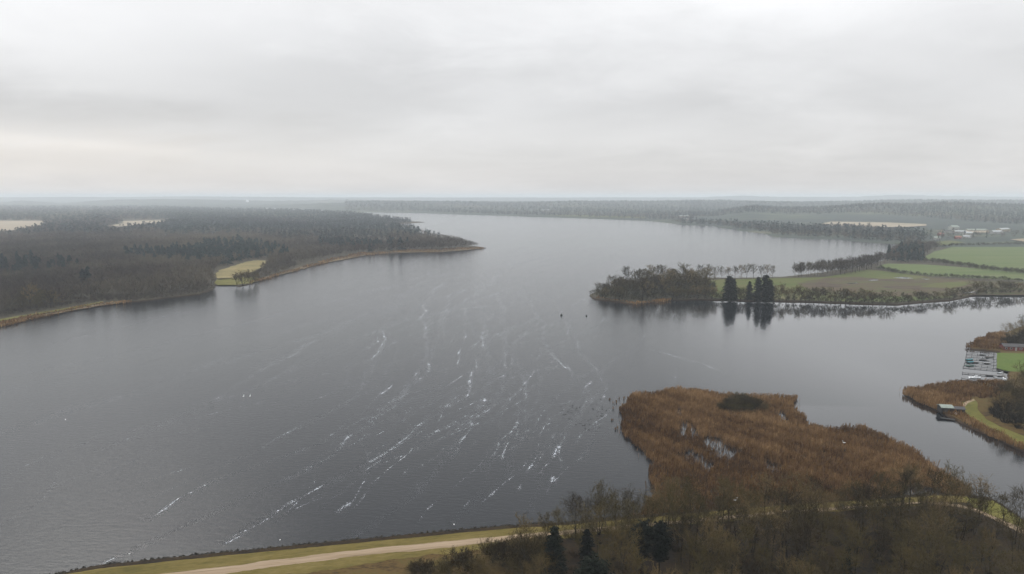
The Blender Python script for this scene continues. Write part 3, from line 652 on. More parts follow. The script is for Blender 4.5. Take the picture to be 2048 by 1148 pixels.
def scatter(poly, rng, s0, kD):
    """points with a spacing that grows with distance, on a polar lattice with jitter"""
    lo, hi = poly[:, 1].min(), poly[:, 1].max(); out = []; y = max(lo, 120)
    while y < hi:
        s = max(s0, y * kD); x0, x1 = poly[:, 0].min(), poly[:, 0].max(); x1 = min(x1, y * 0.95); x0 = max(x0, -y * 0.95)
        if x1 > x0:
            n = int((x1 - x0) / s) + 1; xs_ = x0 + (np.arange(n) + rng.random(n)) * s; ys_ = y + rng.random(n) * s; out.append(np.stack([xs_, ys_], 1))
        y += s * 0.95
    p = np.vstack(out); return p[inside(p, poly)]
# --- the left wood
LW = PP([(-700, 745), (0, 636), (80, 622), (150, 611), (205, 603), (262, 603), (330, 596), (400, 588), (424, 580), (426, 562), (420, 553), (440, 537), (490, 521), (535, 517), (548, 528), (520, 548), (560, 540), (600, 529),
         (640, 522), (700, 511), (735, 506.5), (770, 505.5), (800, 504.5), (880, 502.5), (930, 498.5), (955, 496), (940, 493), (900, 484), (860, 473), (820, 465), (790, 459), (750, 454), (788, 449.5), (822, 446), (820, 443), (770, 436.5), (730, 432), (690, 428), (640, 425), (560, 421), (300, 414), (-400, 413), (-1400, 414)])
P2 = scatter(LW, rng, 8.5, 0.0088)
HOLES = [PP([(-900, 441), (85, 441), (90, 456), (25, 469), (-50, 476), (-900, 530)]), PP([(200, 459), (240, 449), (246, 440), (333, 439), (350, 441), (325, 453), (270, 459), (235, 462)])]
for h in HOLES: P2 = P2[~inside(P2, h)]
P2 = np.column_stack([P2, np.full(len(P2), 0.6)])
px, py = proj(P2)
def g2(px, py, cx, cy, wx, wy): return np.exp(-(((px - cx) / wx) ** 2 + ((py - cy) / wy) ** 2))
def pconif(px, py, P):
    n = wob(P[:, 0], P[:, 1], 60) * 0.10 + wob(P[:, 0] + 900, P[:, 1], 190) * 0.16
    c = -0.24 + n + 1.0 * g2(px, py, 60, 545, 150, 16) + 1.1 * g2(px, py, 168, 580, 30, 16) + 1.0 * g2(px, py, 330, 520, 140, 10) + 0.9 * g2(px, py, 470, 505, 90, 16)
    c = c + 0.9 * g2(px, py, 170, 470, 260, 10) + 0.75 * (py < 462) + 0.4 * (py < 480) * (px > 330) + 0.4 * (px > 640) * (py < 500) * (px < 780) + 0.3 * (px >= 780)
    return c - 0.9 * g2(px, py, 170, 495, 220, 12) - 0.8 * g2(px, py, 350, 480, 150, 9) - 1.2 * g2(px, py, 50, 600, 160, 25) - 1.0 * g2(px, py, 300, 565, 120, 22)
con = (rng.random(len(P2)) < pconif(px, py, P2)) & ~((px > 900) & (py > 470))
Dm = P2[:, 1]; near = Dm < 1300
grow_ = np.clip(Dm * 0.0088 / 8.5, 1, 4)
H = rng.uniform(10.5, 14.5, len(P2)) * (1 + .14 * wob(P2[:, 0] + 300, P2[:, 1], 230)) + con * 2.0
H = np.where((px > 780) & (py > 458), H * (1.35 - .45 * np.clip((px - 900) / 60, 0, 1)), H); H = np.where((px > 745) & (px < 830) & (py < 450), H * 0.8, H)
W = grow_ ** 0.9 * rng.uniform(1.05, 1.5, len(P2))
tint = np.clip(0.45 + 0.36 * wob(P2[:, 0], P2[:, 1], 110) + rng.normal(0, 0.16, len(P2)), 0, 1)
# the trees standing foremost on the left shore are individuals
order = np.argsort(py * -1); cand = [i for i in order if not con[i] and 40 < px[i] < 440 and Dm[i] < 760]
used = np.zeros(len(P2), bool); spent = sum(1 for z, e in trees if e.name.startswith('bare_tree'))
for i in cand[:max(0, 298 - spent)]:
    if py[i] < np.interp(px[i], [0, 205, 330, 424], [636, 600, 591, 577]) - 14: continue
    used[i] = True; put_tree('bare_tree', ['mid', 'mid_multi'][rng.integers(2)], P2[i, 0], P2[i, 1], 0.6, H[i], 14, 'left shore', wide=1.15)
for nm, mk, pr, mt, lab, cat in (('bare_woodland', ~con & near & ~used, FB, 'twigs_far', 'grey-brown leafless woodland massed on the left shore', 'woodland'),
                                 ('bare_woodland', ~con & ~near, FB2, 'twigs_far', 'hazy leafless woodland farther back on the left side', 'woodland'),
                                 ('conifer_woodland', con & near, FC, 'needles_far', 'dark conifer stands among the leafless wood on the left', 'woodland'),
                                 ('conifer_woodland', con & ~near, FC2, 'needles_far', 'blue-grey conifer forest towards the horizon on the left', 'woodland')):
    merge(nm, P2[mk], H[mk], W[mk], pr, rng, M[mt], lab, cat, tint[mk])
# --- right: block of trees behind the fields, hedges, woods along the far bay
def mass(name, pxpoly, H0, H1, label, cat, con=0.0, mat='twigs_far', s0=7.5, kD=0.0085, pr=None, seed=0, dark=0.0, land_='pen', wide=1.0):
    r = np.random.default_rng(seed)
    if land_ == 'pen':
        P = scatter(PP(pxpoly, 0.7), r, s0, kD); P = np.column_stack([P, np.full(len(P), 0.6)])
    else:
        # pixel polygon over the far land: sample there and drop on the terrain
        P = scatter(PP(pxpoly, 0.0), r, s0, kD); D = P[:, 1]; q = (P[:, 0]) / D * FPX + 1024
        P = np.column_stack([P, far_h(q, D) - 0.5])
    Hh = r.uniform(H0, H1, len(P)); gw = np.clip(P[:, 1] * kD / s0, 1, 5) ** 0.9
    tn = np.clip(0.42 - dark + 0.2 * wob(P[:, 0], P[:, 1], 70) + r.normal(0, 0.15, len(P)), 0, 1); Wd = gw * wide * r.uniform(.85, 1.2, len(P)) * (1.45 if land_ == 'far' else 1.1)
    ic = r.random(len(P)) < con + (0.25 * wob(P[:, 0], P[:, 1], 160) if con > 0 else 0)
    fb, fc = (FB, FC) if P[:, 1].mean() < 1500 else (FB2, FC2)
    if (~ic).sum(): merge(name, P[~ic], Hh[~ic], Wd[~ic], pr or fb, r, M[mat], label, cat, tn[~ic])
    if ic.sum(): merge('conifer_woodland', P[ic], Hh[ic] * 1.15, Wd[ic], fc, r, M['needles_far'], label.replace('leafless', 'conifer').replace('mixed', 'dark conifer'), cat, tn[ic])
mass('bare_woodland', [(1580, 553.5), (1640, 547), (1720, 535), (1763, 524), (1770, 527), (1740, 540), (1700, 549), (1640, 553), (1600, 556)], 14, 19, 'dark leafless grove at the water behind the brown marsh field', 'grove', dark=0.25, seed=31, s0=7)
mass('bare_woodland', [(1778, 509), (1798, 501), (1816, 493), (1850, 494), (1880, 497), (1862, 504), (1842, 514), (1850, 525), (1800, 525), (1772, 524)], 11, 16, 'leafless wood where the bay ends beside the green fields', 'grove', con=0.06, dark=0.15, seed=32, s0=8)
mass('hedge', [(1842, 524), (1875, 524), (1910, 529), (1975, 539.5), (2048, 546.5), (2400, 564), (2400, 567), (2048, 549.5), (1975, 542.5), (1905, 532), (1870, 527.5)], 4.5, 7.5, 'scruffy hedge line dividing the two green fields', 'hedge', mat='hedge', seed=33, s0=4.5, kD=0.005, wide=1.3)
mass('hedge', [(1755, 535.5), (1800, 546), (1868, 553), (1950, 557), (2048, 562.5), (2400, 577), (2400, 580), (2048, 564.5), (1950, 559.5), (1868, 555), (1795, 548.5), (1750, 539)], 3, 5.5, 'low dark hedge between the green field and brown marsh', 'hedge', mat='hedge', seed=34, s0=4, kD=0.005, wide=1.5, dark=.1)
mass('undergrowth', [(1345, 601), (1340, 597), (1500, 599), (1600, 601), (1700, 604), (1790, 607), (1850, 601), (1900, 598), (1950, 588), (2048, 583.5), (2400, 577), (2400, 582), (2048, 586.5), (1950, 591), (1900, 600.8), (1850, 604), (1790, 609.3), (1700, 607), (1600, 603.8), (1500, 602), (1400, 599.5)], 2.0, 5.5,
     'brown leafless undergrowth lining the peninsula waterline', 'undergrowth', mat='hedge', seed=35, s0=3.9, kD=0.004, wide=1.4, dark=-.05)
mass('undergrowth', [(1183, 594), (1205, 600), (1262, 606), (1290, 605), (1340, 599), (1425, 598), (1430, 572), (1395, 562), (1330, 561), (1262, 568), (1205, 580)], 4.5, 8.5, 'brown undergrowth beneath the trees of the wooded point', 'undergrowth', mat='hedge', seed=36, s0=5.5, kD=0.004, wide=1.5, dark=.1)
mass('undergrowth', [(-200, 690), (0, 636), (80, 621), (150, 611), (205, 603), (262, 603.5), (330, 596.5), (400, 588.5), (426, 580), (428, 572), (400, 575), (330, 585), (262, 592), (205, 594), (150, 602), (80, 612), (0, 625), (-200, 675)], 2.0, 5.5, 'brown brush under the front trees of the left shore wood', 'undergrowth', seed=43, s0=4.0, kD=0.004, wide=1.6)
mass('undergrowth', [(430, 560), (545, 548), (605, 531), (650, 521), (700, 511), (770, 505), (880, 502), (955, 497), (930, 495), (860, 498), (760, 501), (690, 507), (640, 516), (598, 526), (560, 536), (545, 541), (560, 520), (545, 515), (480, 521), (432, 540), (424, 552)], 2.5, 6, 'brush along the edges of the left shore wood', 'undergrowth', seed=44, s0=5.0, kD=0.006, wide=1.6) if False else None
mass('undergrowth', [(508, 566), (540, 553), (598, 533), (585, 528), (540, 531), (515, 545), (508, 555)], 3, 8, 'grey bushes on the left shore beside the yellow meadow', 'undergrowth', seed=37, s0=5.5, kD=0.005, wide=1.3)
mass('hedge', [(1870, 494.5), (1900, 491), (2010, 488), (2400, 488), (2400, 490), (2010, 490.5), (1905, 493), (1872, 497)], 3, 6, 'dark hedge along the far edge of the upper green field', 'hedge', mat='hedge', seed=38, s0=6, kD=0.006, wide=1.5, dark=.2)
mass('bare_woodland', [(1340, 445.5), (1372, 449), (1430, 451), (1441, 453), (1480, 459), (1532, 465), (1547, 471), (1600, 475), (1680, 477.5), (1720, 482), (1790, 486.5), (1816, 490), (1850, 483), (1850, 472), (1760, 462), (1690, 456), (1600, 456), (1530, 452), (1440, 447), (1360, 443)], 9, 15,
     'hazy mixed wood along the far shore of the right bay', 'woodland', con=0.35, seed=39, s0=10, kD=0.0085, land_='far')
mass('bare_woodland', [(1380, 437), (1500, 437), (1600, 438), (1700, 439), (1850, 444), (2000, 452), (2400, 455), (2400, 412), (1380, 412)], 9, 13, 'hazy mixed forest covering the ridge on the right', 'forest', con=0.5, seed=40, s0=14, kD=0.0075, land_='far')
mass('bare_woodland', [(1850, 463), (1850, 484), (1930, 481), (2030, 477), (2400, 478), (2400, 466), (2030, 466), (1960, 468), (1900, 467)], 7, 12, 'sparse leafless trees round the distant farm buildings', 'woodland', con=0.05, seed=41, s0=22, kD=0.017, land_='far')
mass('bare_woodland', [(690, 422.8), (760, 423.5), (850, 425), (1024, 430.5), (1150, 434), (1230, 436.5), (1320, 441), (1380, 444), (1400, 430), (1400, 412), (1200, 411), (1024, 410), (690, 409)], 9, 14, 'blue-grey mixed forest on the hills across the lake', 'forest', con=0.4, seed=42, s0=16, kD=0.0075, land_='far')

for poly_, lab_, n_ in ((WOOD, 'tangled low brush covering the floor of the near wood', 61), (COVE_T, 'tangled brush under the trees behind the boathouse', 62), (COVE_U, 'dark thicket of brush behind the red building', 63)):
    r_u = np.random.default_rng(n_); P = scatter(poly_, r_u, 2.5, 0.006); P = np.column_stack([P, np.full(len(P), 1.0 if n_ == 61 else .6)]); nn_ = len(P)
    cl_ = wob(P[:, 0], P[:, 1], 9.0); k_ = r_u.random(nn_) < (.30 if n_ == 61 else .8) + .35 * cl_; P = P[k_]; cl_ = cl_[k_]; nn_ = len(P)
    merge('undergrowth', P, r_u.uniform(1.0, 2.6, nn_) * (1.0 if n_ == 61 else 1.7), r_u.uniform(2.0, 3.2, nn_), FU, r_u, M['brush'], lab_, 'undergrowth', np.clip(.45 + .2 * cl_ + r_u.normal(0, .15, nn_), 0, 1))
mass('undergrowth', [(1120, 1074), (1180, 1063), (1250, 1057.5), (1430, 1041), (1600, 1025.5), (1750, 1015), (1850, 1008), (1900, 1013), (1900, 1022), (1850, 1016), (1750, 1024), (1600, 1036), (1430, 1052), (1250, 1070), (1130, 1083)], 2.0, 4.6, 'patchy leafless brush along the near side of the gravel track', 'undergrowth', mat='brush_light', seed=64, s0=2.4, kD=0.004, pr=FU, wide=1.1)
# ------------------------------------------------------------------ reeds
REEDS = [(1252, 800), (1262, 786), (1285, 779), (1330, 776), (1380, 774), (1430, 778), (1480, 785), (1530, 786), (1588, 788), (1592, 808), (1608, 822), (1616, 838), (1650, 849), (1668, 849), (1690, 845), (1725, 847), (1765, 857), (1800, 878), (1840, 902), (1880, 935), (1915, 965), (1930, 985), (1936, 992),
         (1880, 986), (1872, 977), (1840, 968), (1800, 966), (1786, 976), (1796, 990), (1750, 1000), (1600, 1011), (1430, 1024), (1300, 1034), (1240, 1040), (1262, 1030), (1288, 1018), (1300, 995), (1302, 960), (1300, 925), (1285, 905), (1262, 880), (1250, 850), (1246, 825)]
POOLS = [[(1559, 822), (1568, 828), (1580, 838), (1590, 846), (1580, 848), (1566, 842), (1560, 832)],
         [(1407, 872), (1430, 876), (1440, 880), (1448, 890), (1475, 898), (1480, 905), (1462, 912), (1445, 908), (1432, 897), (1418, 884)],
         [(1357, 905), (1385, 900), (1400, 908), (1412, 922), (1432, 928), (1428, 938), (1408, 928), (1392, 914), (1360, 911)],
         [(1525, 910), (1535, 922), (1560, 930), (1552, 936), (1535, 930), (1522, 916)],
         [(1598, 905), (1606, 916), (1604, 936), (1598, 930), (1601, 918)],
         [(1354, 814), (1362, 838), (1370, 860), (1376, 872), (1366, 868), (1358, 846), (1350, 820)],
         [(1372, 838), (1388, 858), (1400, 872), (1392, 872), (1380, 860), (1370, 846)],
         [(1590, 846), (1600, 858), (1612, 872), (1606, 872), (1594, 858)],
         [(1684, 896), (1692, 908), (1688, 925), (1682, 915)], [(1640, 898), (1652, 905), (1645, 912)]]
REEDS2 = [(1803, 788), (1860, 775), (1930, 763.5), (1990, 765), (2012, 770), (2010, 790), (1975, 800), (1940, 798), (1918, 808), (1922, 826), (1935, 838), (1965, 858), (2000, 874), (2048, 898), (2110, 930), (2110, 934), (2048, 905), (2000, 883), (1950, 861), (1890, 831), (1835, 803)]
REEDS3 = [(1950, 681), (1975, 673), (2002, 668), (2008, 684), (2000, 694), (2010, 703), (1985, 702), (1940, 698), (1934, 693), (1952, 688)]
def reed_base(name, poly, holes, z, cell, seed):
    r = np.random.default_rng(seed); lo, hi = poly.min(0), poly.max(0)
    nx, ny = int((hi[0] - lo[0]) / cell) + 2, int((hi[1] - lo[1]) / cell) + 2
    gx, gy = np.meshgrid(lo[0] + np.arange(nx) * cell, lo[1] + np.arange(ny) * cell)
    P = np.stack([gx.ravel(), gy.ravel()], 1)
    Pj = P + r.normal(0, cell * .22, P.shape); zz_ = z + r.uniform(-.12, .2, len(P))
    i = (np.arange(ny - 1)[:, None] * nx + np.arange(nx - 1)[None]).ravel(); C = P[i] + cell / 2
    ok = inside(C, poly)
    if len(holes): ok &= clear_of(C, holes, 1.6)
    i = i[ok]; F = np.stack([i, i + 1, i + nx + 1, i + nx], 1)
    us, inv = np.unique(F, return_inverse=True); F = inv.reshape(F.shape)
    cnt = np.bincount(F.ravel()); zz_ = zz_[us]; zz_[cnt < 4] = -0.25
    return tag(link(name, npmesh(name, np.column_stack([Pj[us], zz_]), F), M['mud']), kind='structure')
def reed_blades(poly, holes, dens_, seed, h=2.0, z=0.1, wd=0.05, label='', hf=None, feather=0.0):
    r = np.random.default_rng(seed); lo, hi = poly.min(0), poly.max(0); n = int(np.prod(hi - lo) * dens_)
    P = r.uniform(lo - 1, hi + 1, (n, 2)); sc_ = max(1.0, poly[:, 1].mean() / 300)
    wp = np.stack([wob(P[:, 0], P[:, 1], 4.0 * sc_), wob(P[:, 1] + 9, P[:, 0], 3.1 * sc_)], 1) * .9 * sc_ + np.stack([wob(P[:, 0], P[:, 1], 17.0), wob(P[:, 1], P[:, 0], 13.0)], 1) * 1.0; ok = inside(P + wp, poly)
    P = P[ok]
    if len(holes): P = P[clear_of(P + wp[ok] * .8, holes, 1.15) | (r.random(len(P)) < .10)]
    if feather:      # a ragged thinning fringe: some tufts wander outwards
        k = r.random(len(P)) < 0.07; P[k] += r.normal(0, feather, (k.sum(), 2))
    cl = wob(P[:, 0], P[:, 1], 7.0) * .5 + wob(P[:, 0] + 31, P[:, 1] - 17, 23.0) * .6 + wob(P[:, 0] * 1.7, P[:, 1], 2.1) * .4
    keep = r.random(len(P)) < np.clip(0.78 + 0.25 * cl, 0.25, 1); P = P[keep]; cl = cl[keep]; n = len(P)
    Hh = h * r.uniform(.55, 1.15, n) * np.clip(1 + .20 * cl, .5, 1.45)
    tn = np.clip(0.42 + 0.20 * cl + 0.13 * wob(P[:, 0] + 77, P[:, 1] * 1.6, 41.0) + 0.10 * wob(P[:, 0] * .6, P[:, 1] * 1.5, 3.3) + r.normal(0, .15, n), 0, 1)
    if hf is not None: f = hf(P); Hh *= f[0]; tn = np.clip(tn + f[1], 0, 1)
    B = 3; base = np.repeat(P, B, 0) + r.normal(0, .16, (n * B, 2)); Hb = np.repeat(Hh, B) * r.uniform(.7, 1.1, n * B)
    a = r.random(n * B) * math.pi; wv = np.stack([np.cos(a), np.sin(a)], 1) * (wd * r.uniform(.7, 1.5, n * B))[:, None]
    lean = r.normal(0, .13, (n * B, 2)) + np.array([.10, .05]); top = base + lean * Hb[:, None]
    z0 = np.full(n * B, z)
    V = np.stack([np.column_stack([base - wv, z0]), np.column_stack([base + wv, z0]), np.column_stack([top + wv * 1.1, z0 + Hb]), np.column_stack([top - wv * 1.1, z0 + Hb * .97])], 1).reshape(-1, 3)
    i = np.arange(n * B) * 4; F = np.stack([i, i + 1, i + 2, i + 3], 1)
    return tag(link('reeds', npmesh('reeds', V, F, np.repeat(np.clip(np.repeat(tn, B) + r.normal(0, .1, n * B), 0, 1), 4)), M['reeds']), label, 'reed bed', kind='stuff')
def clear_of(P, pools, h):
    k = np.zeros(len(P), bool)
    for hh_ in np.linspace(0, h, 6):
        x_, y_ = proj(np.column_stack([P, np.full(len(P), hh_)])); q = np.stack([x_, y_], 1)
        for p in pools: k |= inside(q, p)
    return ~k
RP = PP([(x_, y_ + (9 if y_ < 880 and x_ > 1255 else (7 if x_ > 1780 and y_ < 992 and (x_ > 1930 or y_ < 970) else 0))) for x_, y_ in REEDS]); HP = POOLS
reed_base('reed_mud', RP, HP, 0.15, 1.0, 51)
def main_h(P):
    q = np.column_stack([P, np.zeros(len(P))]); x, y = proj(q)
    mid = g2(x, y, 1470, 850, 130, 34); lowgr = g2(x, y, 1400, 985, 110, 35); far_ = (y < 800)
    tn = -0.10 * mid + 0.05 * lowgr - 0.05 * (x > 1560) + .04 * far_
    edge = 1 - 0.25 * mid
    return edge, tn
reed_blades(RP, HP, 6.5, 52, 2.1, wd=0.042, label='large rust-brown reed bed standing in the lake before the wood', hf=main_h, feather=1.6)
reed_blades(PP([(1215, 800), (1252, 792), (1256, 870), (1300, 925), (1303, 985), (1285, 985), (1285, 940), (1262, 905), (1232, 868), (1225, 820)]), [], 0.10, 53, 1.2, wd=0.10, label='thin broken reeds scattered in open water west of the reed bed', z=0)
RP2, RP3 = PP(REEDS2), PP(REEDS3)
reed_blades(RP2, [], 5.0, 54, 1.9, wd=0.06, z=0.5, label='pointed reed bed in front of the boat jetties', feather=1.0)
reed_blades(RP3, [], 4.0, 55, 1.9, wd=0.07, z=0.5, label='orange-brown reeds beyond the jetties by the red building', feather=1.0)
for pl_, dn_, sd_, lb_ in (([(600, 541), (640, 529), (690, 519), (735, 511), (775, 508), (772, 504), (730, 505.5), (690, 511.5), (640, 523.5), (606, 534), (590, 541)], .16, 56, 'pale reeds fringing the bay of the left shore'), ([(770, 507.5), (800, 506), (880, 505), (930, 501), (973, 496.5), (960, 494.5), (930, 496), (880, 498.5), (820, 500), (770, 503)], .12, 57, 'thin reeds round the tip of the left headland'),
                           ([(-700, 792), (0, 655.5), (130, 626.5), (200, 613.5), (262, 605.5), (262, 603), (205, 606.5), (130, 620), (0, 645), (-700, 772)], .30, 58, 'brown reeds along the nearest stretch of left shore'), ([(500, 571), (520, 563), (560, 550.5), (598, 542), (600, 537), (560, 546), (520, 557), (505, 565)], .2, 59, 'reed strip at the water by the left shore clump'),
                           ([(1183, 597), (1240, 606), (1265, 610.5), (1300, 607), (1345, 602), (1340, 599.5), (1290, 604), (1262, 606), (1240, 603), (1190, 594)], .35, 60, 'tan reeds round the peninsula point')):
    reed_blades(PP(pl_), [], dn_ * 2, sd_, 1.7, wd=0.16, z=.3, label=lb_)
# dark willow scrub standing in the reed bed: separate bushes shoulder to shoulder
for i, (px, py, H, wd) in enumerate([(1446, 824, 3.2, 1.3), (1460, 820, 4.0, 1.4), (1474, 823, 4.6, 1.5), (1488, 820, 4.8, 1.5), (1502, 823, 4.4, 1.5), (1516, 821, 3.8, 1.4), (1528, 824, 3.0, 1.3), (1481, 812, 4.4, 1.4), (1466, 826, 3.4, 1.4), (1497, 827, 3.2, 1.4)]):
    x, y = G(px, py, 0.1); put_tree('willow_bush', 'shrub', x, y, 0.1, H, 4.5, 'reed scrub', wide=wd)

# ------------------------------------------------------------------ foam streaks
STREAKS = [([(290, 1040), (325, 1018), (350, 995), (372, 988), (430, 957)], 1.3, (335, 1003)), ([(440, 1090), (470, 1075), (520, 1050), (560, 1020), (610, 990), (645, 970), (662, 957)], 1.4, (635, 975)),
           ([(705, 942), (735, 925), (762, 910), (790, 888), (840, 850), (875, 830)], 1.4, (755, 912)), ([(733, 947), (757, 925), (772, 915)], .7, None), ([(672, 1030), (700, 1010), (722, 998)], 1.2, (680, 1024)), ([(912, 893), (935, 868), (948, 850), (950, 832)], 1.3, (912, 892)),
           ([(925, 806), (934, 780), (945, 755), (952, 735)], 1.5, (945, 765)), ([(965, 695), (968, 680), (970, 660)], 1.3, (966, 692)), ([(725, 731), (750, 717), (760, 700), (765, 672), (770, 650)], 1.2, (762, 674)), ([(652, 918), (690, 884), (722, 858)], .9, (695, 876)),
           ([(785, 812), (805, 795), (832, 783)], 1.1, (790, 809)), ([(765, 792), (782, 777), (790, 764)], .8, None), ([(972, 808), (977, 790)], 1.2, None), ([(1012, 804), (1025, 788), (1045, 770), (1047, 752), (1035, 740)], 1, None), ([(1080, 955), (1092, 938), (1105, 918), (1122, 890), (1132, 862)], 1.3, (1090, 943)),
           ([(1105, 975), (1112, 960), (1108, 948)], 1.4, None), ([(1036, 988), (1048, 965)], 1.3, None), ([(1005, 930), (1018, 890), (1033, 875)], .8, (1016, 895)), ([(1085, 690), (1105, 712), (1130, 728), (1150, 748)], 1, (1148, 744)), ([(1172, 780), (1192, 760)], .9, None),
           ([(497, 757), (540, 735), (590, 705), (632, 672)], .6, (503, 754)), ([(415, 807), (450, 790), (480, 775)], .35, None), ([(100, 690), (300, 640), (520, 590)], .15, None), ([(0, 870), (130, 820), (260, 785), (400, 738), (520, 700)], .3, None), ([(180, 1140), (205, 1120), (240, 1108)], .8, (210, 1114)),
           ([(440, 1090), (470, 1078), (510, 1058)], 1, (448, 1088)), ([(690, 1090), (720, 1075), (740, 1060)], .8, None), ([(855, 748), (862, 735), (850, 722)], 1.1, (857, 744)), ([(913, 735), (922, 712), (926, 695)], 1.3, (924, 696)), ([(813, 652), (838, 636), (850, 622), (852, 600)], 1, (815, 652)), ([(848, 635), (854, 662)], .8, None),
           ([(1165, 915), (1180, 925)], .9, None), ([(1190, 918), (1195, 930)], .9, None), ([(878, 905), (905, 890)], .3, None), ([(900, 1050), (920, 1035)], .8, None), ([(810, 955), (830, 930)], .5, None), ([(1055, 1030), (1062, 1018)], .8, None), ([(1128, 640), (1140, 672)], .8, None), ([(780, 689), (792, 682)], 1.3, None), ([(905, 683), (915, 680)], 1, None),
           ([(980, 690), (978, 716)], .7, None), ([(1015, 700), (1010, 740), (1035, 752)], .5, None), ([(870, 650), (905, 600), (950, 560)], .4, None), ([(690, 860), (745, 830), (800, 790)], .25, None), ([(550, 700), (690, 650), (800, 590)], .3, None), ([(930, 650), (925, 610), (960, 570)], .4, None), ([(1010, 640), (1000, 590)], .35, None),
           ([(1080, 640), (1060, 600)], .3, None), ([(820, 1060), (850, 1020), (880, 990)], .25, None), ([(600, 1110), (640, 1085)], .5, None), ([(1150, 748), (1190, 760)], .4, None), ([(1100, 810), (1180, 795)], .3, None), ([(560, 880), (640, 830)], .25, None), ([(200, 900), (330, 850), (420, 810)], .22, None),
           ([(1290, 690), (1400, 725), (1460, 750)], .35, None), ([(1600, 810), (1670, 825)], .25, None)]
m, t, b = newmat('foam_film'); M['foam_film'] = m; b.inputs['Base Color'].default_value = (0.60, 0.63, 0.67, 1); b.inputs['Roughness'].default_value = 0.7
at_ = N(t, 'ShaderNodeAttribute'); at_.attribute_name = 'tint'
fa = noise(t, 2.6, 5, 0.72, (1.0, .6, 1), WR, dist=0.4); fb_ = noise(t, 0.22, 4, 0.6, (1, 1, 1), WR)
lim = math_node(t, 'SUBTRACT', 0.625, math_node(t, 'MULTIPLY', at_.outputs['Fac'], 0.14)); lim = math_node(t, 'SUBTRACT', lim, math_node(t, 'MULTIPLY', math_node(t, 'SUBTRACT', fb_, 0.5), 0.45))
al = math_node(t, 'MULTIPLY', math_node(t, 'DIVIDE', math_node(t, 'SUBTRACT', fa, lim), 0.20, clamp=True), math_node(t, 'MULTIPLY', at_.outputs['Fac'], 1.4, clamp=True)); al = math_node(t, 'MULTIPLY', al, 0.95)
t.links.new(al, b.inputs['Alpha'])
rng = np.random.default_rng(9); RV, RF, RT = [], [], []; nrv = 0
def smooth_line(W_, step):
    d = np.concatenate([[0], np.cumsum(np.hypot(*np.diff(W_, axis=0).T))]); n = max(4, int(d[-1] / step)); u = np.linspace(0, d[-1], n)
    x_ = np.interp(u, d, W_[:, 0]); y_ = np.interp(u, d, W_[:, 1]); k = np.array([.25, .5, .25])
    for _ in range(6):
        x_[1:-1] = np.convolve(x_, k, 'valid'); y_[1:-1] = np.convolve(y_, k, 'valid')
    return np.stack([x_, y_], 1), u
def ribbon(W_, strength, width, hot=None):
    global nrv
    C_, u = smooth_line(np.asarray(W_, float), 1.6); n = len(C_); T_ = np.gradient(C_, axis=0); T_ /= np.hypot(*T_.T)[:, None] + 1e-9; Nn = np.stack([-T_[:, 1], T_[:, 0]], 1)
    ph = rng.random() * 9; C_ = C_ + Nn * ((np.sin(u / 6.3 + ph) * .35 + np.sin(u / 2.9 + ph * 2) * .16 + np.sin(u / 17 + ph * 3) * .9) * (.7 + C_[:, 1] / 500))[:, None]
    wv = width * (1 + .35 * np.sin(u / 4.7 + ph) + .25 * np.sin(u / 1.9 + 2 * ph)); st = strength * np.clip(np.minimum(np.arange(n), np.arange(n)[::-1]) / max(2, n * .18), 0, 1) * (1 + .25 * np.sin(u / 9 + ph))
    if hot is not None: st = st + 0.35 * strength * np.exp(-(np.hypot(*(C_ - np.array(hot)).T) / 3.0) ** 2)
    keep = np.ones(n, bool)
    for q in LAKE_OK: keep &= ~inside(C_, q)
    if keep.sum() < n: st = st * keep
    for a_, sf in ((-1, 0), (-.45, .55), (0, 1), (.45, .55), (1, 0)):
        RV.append(np.column_stack([C_ + Nn * (wv * a_)[:, None], np.full(n, .010 + .00002 * (nrv % 90))])); RT.append(np.clip(st, 0, 1.05) * sf)
    i = np.arange(n - 1)
    for q in range(4): RF.append(np.stack([i + q * n, i + (q + 1) * n, i + 1 + (q + 1) * n, i + 1 + q * n], 1) + nrv)
    nrv += 5 * n
LAKE_OK = [PP(REEDS), PP(LEFT), PP(PEN), PP(BANK), PP(COVE)]
for pts_, dn, hot in STREAKS:
    W_ = PP(pts_); D = W_[:, 1].mean(); ribbon(W_, (0.45 + .42 * dn) * (1 + max(0, D - 300) / 900), (.50 + .42 * dn) * (1 + D / 600), G(*hot) if hot else None)
